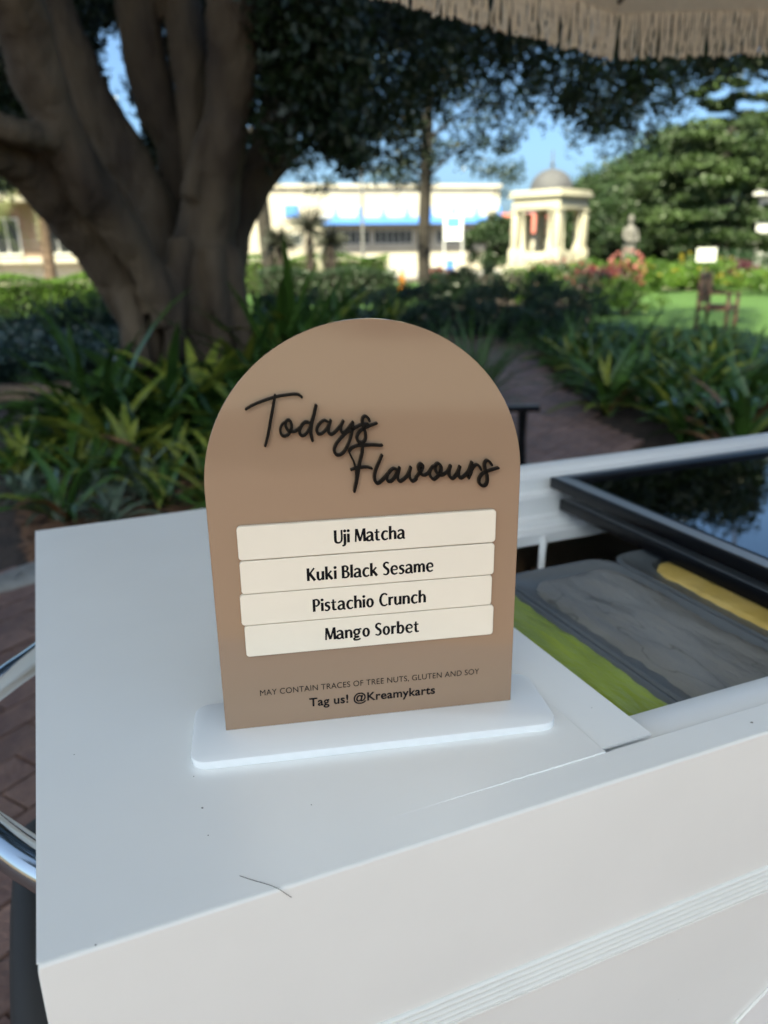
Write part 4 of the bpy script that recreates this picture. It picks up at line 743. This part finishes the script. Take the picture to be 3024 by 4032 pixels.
# ---------------------------------------------------------------- arched menu sign
A0 = (.11876, .14212, .0062); SA = R_(-13.345); SW, SH, TH = .199, .267, .003
sign = empty('menu_sign', A0, 'taupe arched acrylic menu sign standing in a white base on the cart', 'sign', rz=SA)      # local: x along, z up, -y towards the viewer
arch = [(0, 0), (SW, 0)] + [(SW / 2 + SW / 2 * math.cos(a), SH - SW / 2 + SW / 2 * math.sin(a)) for a in np.linspace(0, math.pi, 64)]
def upright(poly, y0, y1): return MB().add([(x, y, z) for y in (y0, y1) for x, z in poly], [tuple(range(len(poly))), tuple(range(len(poly), 2 * len(poly)))[::-1]] + [(i + len(poly), (i + 1) % len(poly) + len(poly), (i + 1) % len(poly), i) for i in range(len(poly))])
upright(arch, 0, TH).build('panel', M['taupe'], sign, bevel=.0003, seg=1)
c_, s_ = math.cos(-SA), math.sin(-SA)
bq = rrect(-.0218, .2225, -.0325, .036, .011, 7); MB().prism(bq, -.00615, -.0001).build('base', M['acryl'], sign, bevel=.0008)
tiles = [(17.2, 122.5, 165.6, 22.2, 'Uji'), (17.4, 99.6, 165.0, 22.1, ''), (16.0, 77.7, 165.4, 21.3, ''), (17.4, 55.2, 165.8, 21.9, '')]
def ribbon(mb, pts, wid, y, th, n=5, taper=True):       # a rounded pen stroke in the sign plane, thickness th
    P = smooth_path([(a, b_, 0) for a, b_ in pts], n)[:, :2] if len(pts) > 2 else np.array(pts, float)
    Wd = np.interp(np.linspace(0, 1, len(P)), np.linspace(0, 1, len(wid)), wid) if hasattr(wid, '__len__') else np.full(len(P), wid)
    T = np.gradient(P, axis=0); T /= np.maximum(np.linalg.norm(T, axis=1), 1e-9)[:, None]; Nn = np.stack([-T[:, 1], T[:, 0]], 1); Lf, Rt = P + Nn * Wd[:, None] / 2, P - Nn * Wd[:, None] / 2
    V = []; k = len(P)
    if taper == 'round':
        for e, sg in ((0, -1), (k - 1, 1)): pass
    for yy in (y, y + th):
        V += [(a, yy, b_) for a, b_ in Lf] + [(a, yy, b_) for a, b_ in Rt]
    f = []
    for i in range(k - 1):
        f += [(i, i + 1, k + i + 1, k + i), (2 * k + i, 3 * k + i, 3 * k + i + 1, 2 * k + i + 1), (i, 2 * k + i, 2 * k + i + 1, i + 1), (k + i, k + i + 1, 3 * k + i + 1, 3 * k + i)]
    f += [(0, k, 3 * k, 2 * k), (k - 1, 3 * k - 1, 4 * k - 1, 2 * k - 1)]
    mb.add([(a / 1000, b_, c / 1000) for a, b_, c in V], f)
    if taper == 'round':
        for e in (0, k - 1):
            cc = [(P[e][0] + Wd[e] / 2 * math.cos(t), P[e][1] + Wd[e] / 2 * math.sin(t)) for t in np.linspace(0, 6.283, 13)[:-1]]
            mb.add([(a / 1000, yy, b_ / 1000) for yy in (y + 2e-5, y + th) for a, b_ in cc], [tuple(range(12)), tuple(range(12, 24))[::-1]] + [(i, 12 + i, 12 + (i + 1) % 12, (i + 1) % 12) for i in range(12)])
for nm, st, lab in (('todays_lettering', TODAYS, 'raised black script reading Todays'), ('flavours_lettering', FLAVOURS, 'raised black script reading Flavours')):
    mb = MB()
    for i, (wd, pts) in enumerate(st): ribbon(mb, pts, [wd * .85, wd, wd * 1.02, wd, wd * .85], -.003 - 4e-5 * i - (.0006 if nm[0] == 'f' else 0), .00299, 6, 'round')
    mb.build(nm, M['blackacr'], sign)['label'] = lab
# slender humanist capitals and small letters for the flavour tiles; units: x height 1, cap height 1.44, points (x, y), pen width per stroke
TK, TN, HL = .30, .19, .2
def bowl(x0, x1, y0, y1, a=0, b=6.283, k=14): return [((x0 + x1) / 2 + (x1 - x0) / 2 * math.cos(t), (y0 + y1) / 2 + (y1 - y0) / 2 * math.sin(t)) for t in np.linspace(a, b, k)]
GL = {
 'U': (.80, [([(.10, 1.44), (.10, .45), (.16, .14), (.38, .03), (.6, .14), (.70, .45), (.70, 1.44)], [TK, TK, TK * .9, TN, TN, TN * 1.1, TN * 1.1])]),
 'j': (.28, [([(.14, .98), (.14, .0), (.08, -.26), (-.12, -.33)], [TK, TK, TK * .8, TN])]), 'i': (.28, [([(.14, .98), (.14, 0)], TK)]),
 'M': (1.0, [([(.07, 0), (.13, 1.44)], [TN, TN * 1.1]), ([(.16, 1.40), (.50, .06)], [TK, TK * .9]), ([(.50, .06), (.84, 1.40)], [TN, TN * 1.1]), ([(.88, 1.44), (.93, 0)], TK)]),
 'a': (.76, [([(.08, .82), (.25, .97), (.48, .94), (.58, .72), (.58, .22), (.64, .06), (.76, .03)], [TN, TN, TK * .8, TK, TK, TK * .7, TN]), ([(.55, .58), (.30, .52), (.12, .36), (.12, .14), (.30, .04), (.48, .12), (.57, .26)], [TN, TN, TK * .85, TK, TN, TN, TN])]),
 't': (.55, [([(.22, 1.26), (.21, .3), (.28, .07), (.52, .06)], [TN, TK, TK * .8, TN * .8]), ([(.0, .90), (.48, .93)], TN * .8)]),
 'c': (.70, [([(.66, .86), (.50, .97), (.26, .88), (.13, .5), (.24, .12), (.46, .03), (.68, .16)], [TN * .9, TN, TK * .85, TK, TK * .85, TN, TN * .8])]),
 'h': (.76, [([(.14, 1.5), (.14, 0)], TK), ([(.20, .70), (.38, .92), (.56, .86), (.62, .62), (.62, 0)], [TN * .7, TN, TK * .8, TK, TK])]),
 'n': (.76, [([(.14, 1.0), (.14, 0)], TK), ([(.20, .70), (.38, .92), (.56, .86), (.62, .62), (.62, 0)], [TN * .7, TN, TK * .8, TK, TK])]),
 'm': (1.16, [([(.14, 1.0), (.14, 0)], TK), ([(.20, .70), (.34, .92), (.50, .88), (.57, .65), (.57, 0)], [TN * .7, TN, TK * .8, TK, TK]), ([(.63, .70), (.78, .92), (.94, .88), (1.01, .65), (1.01, 0)], [TN * .7, TN, TK * .8, TK, TK])]),
 'r': (.50, [([(.14, 1.0), (.14, 0)], TK), ([(.20, .66), (.32, .88), (.50, .90)], [TN * .7, TN, TK * .8])]),
 'u': (.76, [([(.14, 1.0), (.14, .38), (.20, .12), (.36, .06), (.54, .28)], [TK, TK, TK * .8, TN, TN * .7]), ([(.62, 1.0), (.62, 0)], TK)]),
 'k': (.78, [([(.14, 1.5), (.14, 0)], TK), ([(.62, .98), (.24, .52)], TN), ([(.30, .58), (.68, 0)], TK)]), 'K': (.86, [([(.14, 1.44), (.14, 0)], TK), ([(.72, 1.42), (.26, .76)], TN), ([(.30, .80), (.76, 0)], TK)]),
 'l': (.28, [([(.14, 1.5), (.14, 0)], TK)]),
 'B': (.76, [([(.14, 1.44), (.14, 0)], TK), ([(.2, 1.38), (.44, 1.36), (.58, 1.12), (.48, .84), (.2, .78)], [TN, TN, TK * .9, TN, TN]), ([(.3, .78), (.54, .70), (.66, .42), (.54, .12), (.2, .06)], [TN, TN, TK, TN, TN])]),
 'P': (.72, [([(.14, 1.44), (.14, 0)], TK), ([(.2, 1.38), (.48, 1.35), (.62, 1.02), (.48, .70), (.22, .64)], [TN, TN, TK, TN, TN])]),
 'S': (.66, [([(.58, 1.30), (.40, 1.43), (.18, 1.33), (.12, 1.06), (.30, .80), (.50, .58), (.52, .24), (.32, .04), (.04, .14)], [TN, TN, TK * .8, TK * .9, TK, TK, TK * .9, TN, TN * .8])]),
 's': (.58, [([(.52, .86), (.34, .96), (.15, .86), (.16, .66), (.36, .50), (.46, .30), (.36, .07), (.18, .03), (.02, .14)], [TN, TN, TK * .8, TK * .9, TK, TK * .9, TN, TN, TN * .8])]),
 'e': (.78, [([(.14, .52), (.66, .56), (.60, .86), (.40, .97), (.20, .84), (.13, .5), (.24, .14), (.46, .03), (.70, .15)], [TN * .7, TN * .8, TK * .8, TN, TK * .8, TK, TK * .85, TN, TN * .8])]),
 'C': (.84, [([(.80, 1.26), (.60, 1.42), (.30, 1.30), (.14, .74), (.28, .18), (.56, .02), (.82, .18)], [TN, TN, TK * .85, TK, TK * .85, TN, TN * .8])]),
 'o': (.78, [(bowl(.14, .64, .04, .96, 1.57, 7.9, 15), [TN, TK * .85, TK, TK * .85, TN, TK * .85, TK, TK * .85, TN])]),
 'b': (.78, [([(.14, 1.5), (.14, 0)], TK), ([(.20, .70), (.36, .94), (.56, .86), (.65, .5), (.54, .12), (.34, .03), (.18, .12)], [TN * .7, TN, TK * .85, TK, TK * .85, TN, TN])]),
 'g': (.80, [(bowl(.10, .58, .36, .96, 1.57, 7.9, 15), [TN, TK * .8, TK * .9, TK * .8, TN, TK * .8, TK * .9, TK * .8, TN]), ([(.48, .84), (.60, .96), (.80, .97)], [TN, TN, TN]), ([(.26, .36), (.14, .20), (.22, .10), (.52, .10), (.44, .0), (.22, -.02), (.08, -.14), (.14, -.28), (.44, -.30), (.70, -.18)], [TN * .7, TN, TN, TN, TN, TN, TK * .8, TK * .8, TN, TN])]),
 ' ': (.36, [])}
DOTS = {'i': (.14, 1.30), 'j': (.14, 1.30)}
def lettering(text, x0, x1, base, xh, y):
    wtot = sum(GL[c][0] + .055 for c in text) - .055; sx = (x1 - x0) / wtot; x = x0; mb = MB(); q = 0
    for c in text:
        for pts, wd in GL[c][1]:
            q += 1; f = xh * .98; ribbon(mb, [(x + a * sx, base + b_ * xh) for a, b_ in pts], [v * f for v in wd] if hasattr(wd, '__len__') else wd * f, y - 1.2e-5 * (q % 5) , .00008, 4, True)
        if c in DOTS:
            cx, cy = x + DOTS[c][0] * sx, base + DOTS[c][1] * xh; mb.add([((cx + .17 * xh * math.cos(t)) / 1000, y, (cy + .17 * xh * math.sin(t)) / 1000) for t in np.linspace(0, 6.283, 15)[:-1]], [tuple(range(14))])
        x += (GL[c][0] + .055) * sx
    return mb
TT = [('Uji Matcha', 77.2, 122.6, 129.6), ('Kuki Black Sesame', 58.8, 141.5, 105.3), ('Pistachio Crunch', 61.6, 136.5, 83.5), ('Mango Sorbet', 68.9, 131.9, 62.4)]
wash = ['topmost', 'second from the top', 'third from the top', 'lowest']
for (x, z, w_, h, _), (txt, a, b_, bs), wn in zip(tiles, TT, wash):
    t = upright([(p[0] / 1000, p[1] / 1000) for p in rrect(x, x + w_, z, z + h, 2.2, 5)][::-1], -.003, -.0001); me = t.mesh('flavour_tile', M['cream'], bevel=.0003, seg=1)
    bm = bmesh.new(); bm.from_mesh(me); bmesh.ops.recalc_face_normals(bm, faces=bm.faces); bm.to_mesh(me); bm.free()
    to = link('flavour_tile', me, loc=A0, rot=(0, 0, SA)); tag(to, f'cream name tile reading {txt}, {wn} on the arched sign', 'name tile', 'flavour name tiles on the sign')
    lettering(txt, a, b_, bs, 6.05, -.0031).build('printed_name', M['ink'], to)
def font_text(txt, name, x0, x1, z, slope_dz, bold, parent, y, sy=1.0):
    cu = bpy.data.curves.new('t', 'FONT'); cu.body = txt; cu.size = 1; cu.offset = bold; cu.space_character = 1.04; to = bpy.data.objects.new('t', cu); COL.objects.link(to)
    dg = bpy.context.evaluated_depsgraph_get(); me = bpy.data.meshes.new_from_object(to.evaluated_get(dg)); bpy.data.objects.remove(to)
    co = np.zeros(len(me.vertices) * 3); me.vertices.foreach_get('co', co); co = co.reshape(-1, 3); xa, xb = co[:, 0].min(), co[:, 0].max(); s_ = (x1 - x0) / (xb - xa)
    V = np.stack([(x0 + (co[:, 0] - xa) * s_) / 1000, np.full(len(co), y), (z + co[:, 1] * s_ * sy) / 1000], 1); me.vertices.foreach_set('co', V.ravel()); me.materials.clear(); me.materials.append(M['ink']); me.update(); me.name = name
    return link(name, me, parent)
font_text('MAY CONTAIN TRACES OF TREE NUTS, GLUTEN AND SOY', 'allergen_text', 24.3, 175.2, 24.0, 0, 0.0, sign, -.0002, 1.12)
font_text('Tag us! @Kreamykarts', 'tag_text', 56.6, 143.8, 12.0, 0, .022, sign, -.0002, 1.0)

# ---------------------------------------------------------------- parasol over the cart
NP, PR, RZ = 8, 1.2, .85
corner = np.array([1.396, 1.433]); mid = R_(-3.7 - 90); pc = corner + PR * np.array([math.cos(mid), math.sin(mid)])
par = empty('parasol', (pc[0], pc[1], 0), 'cream canvas parasol with a long cotton fringe hanging over the cart', 'parasol', rz=mid + math.pi)
cor = [(PR * math.cos(6.2832 * i / NP), PR * math.sin(6.2832 * i / NP)) for i in range(NP)]
strand = []
for v_ in range(14):
    r = random.Random(v_); L = .098 * r.uniform(.93, 1.05); ph = r.uniform(0, 6); am = r.choice((.001, .0018, .004, .0025)); st = MB()
    pts = [(am * math.sin(ph + z * 9) * z * 2, am * .8 * math.cos(ph + z * 7) * z, -L * z) for z in np.linspace(0, 1, 9)]; st.tube(pts, [.0026 + .0003 * (i % 2) for i in range(8)] + [.0034], 5); strand.append(st.mesh('fringe_strand', M['cotton'], True))
rest = MB(); cnt = 0
for i in range(NP):
    a, b_ = np.array(cor[i]), np.array(cor[(i + 1) % NP]); nx = (a + b_) / 2; nx = nx / np.linalg.norm(nx)
    pm = MB()
    for k in range(6):
        t0 = k / 6; t1 = (k + 1) / 6; q = lambda p, t: (p[0] * (1 - t), p[1] * (1 - t), RZ + .02 + .42 * math.sin(t * 1.5))
        pm.add([q(a, t0), q(b_, t0), q(b_, t1), q(a, t1)], [(0, 1, 2, 3)])
    pm.build('canopy_panel', M['fabric'], par)
    ns = 12; vv = []
    for k in range(ns + 1):
        p = a + (b_ - a) * k / ns; vv += [(p[0], p[1], RZ + .02), (p[0] + nx[0] * .004, p[1] + nx[1] * .004, RZ - .012), (p[0] - nx[0] * .004, p[1] - nx[1] * .004, RZ - .012), (p[0] - nx[0] * .003, p[1] - nx[1] * .003, RZ + .018)]
    MB().add(vv, [(k * 4 + j, k * 4 + 4 + j, k * 4 + 5 + j, k * 4 + 1 + j) for k in range(ns) for j in range(3)]).build('valance', M['fabric'], par)
    MB().tube([(a[0] * .995, a[1] * .995, RZ + .012), (a[0] * .5, a[1] * .5, RZ + .27), (.03, 0, RZ + .40)], .006, 6).build('rib', M['pole'], par)
    nst = int(np.linalg.norm(b_ - a) / .0060)
    for k in range(nst):
        p = a + (b_ - a) * (k + random.uniform(.25, .75)) / nst; th = mid + math.pi; wx, wy = pc[0] + p[0] * math.cos(th) - p[1] * math.sin(th), pc[1] + p[0] * math.sin(th) + p[1] * math.cos(th)
        v = vis(wx, wy, RZ - .1, 100); me = random.choice(strand); off = random.uniform(-.0045, .0045); lx, ly, lz = p[0] + nx[0] * off, p[1] + nx[1] * off, RZ - .008; rt = (random.gauss(0, .05), random.gauss(0, .05), random.uniform(0, 6))
        if v and v[1] > -60 and cnt < 295: link('fringe_strand', me, par, loc=(lx, ly, lz), rot=rt); cnt += 1
        elif k % 2 == 0: rest.add([(lx - .004, ly, lz), (lx + .004, ly, lz), (lx + .004, ly + .002, lz - .1), (lx - .004, ly - .002, lz - .1)], [(0, 1, 2, 3)])
rest.build('fringe', M['cotton'], par, kind='stuff')
MB().tube([(0, 0, GZ), (0, 0, RZ + .44)], .02, 12).build('pole', M['wht'], par, smooth=True)
MB().lathe([(.05, RZ + .40), (.04, RZ + .45), (.02, RZ + .5), (0, RZ + .51)], k=12).build('finial', M['wood'], par, smooth=True)

# small chips and dents in the cart's paint
for px, py, r in ((797, 3182, .0007), (2960, 2846, .0011), (763, 3058, .0004), (377, 3722, .0005), (1226, 3170, .0004), (292, 2972, .0005), (820, 3290, .0004), (2330, 2790, .0004)):
    p = HZ(px, py, .0002); mb = MB(); k = 9; th = [6.2832 * j / k for j in range(k)]
    mb.add([(p[0] + r * (1 + .4 * math.sin(3 * t + px)) * math.cos(t), p[1] + r * (1 + .3 * math.cos(2 * t + py)) * math.sin(t), .0009 if p[1] > .03 and p[0] > .3 else .0004) for t in th], [tuple(range(k))]); mb.build('paint_chip', M['gstone'], cart)
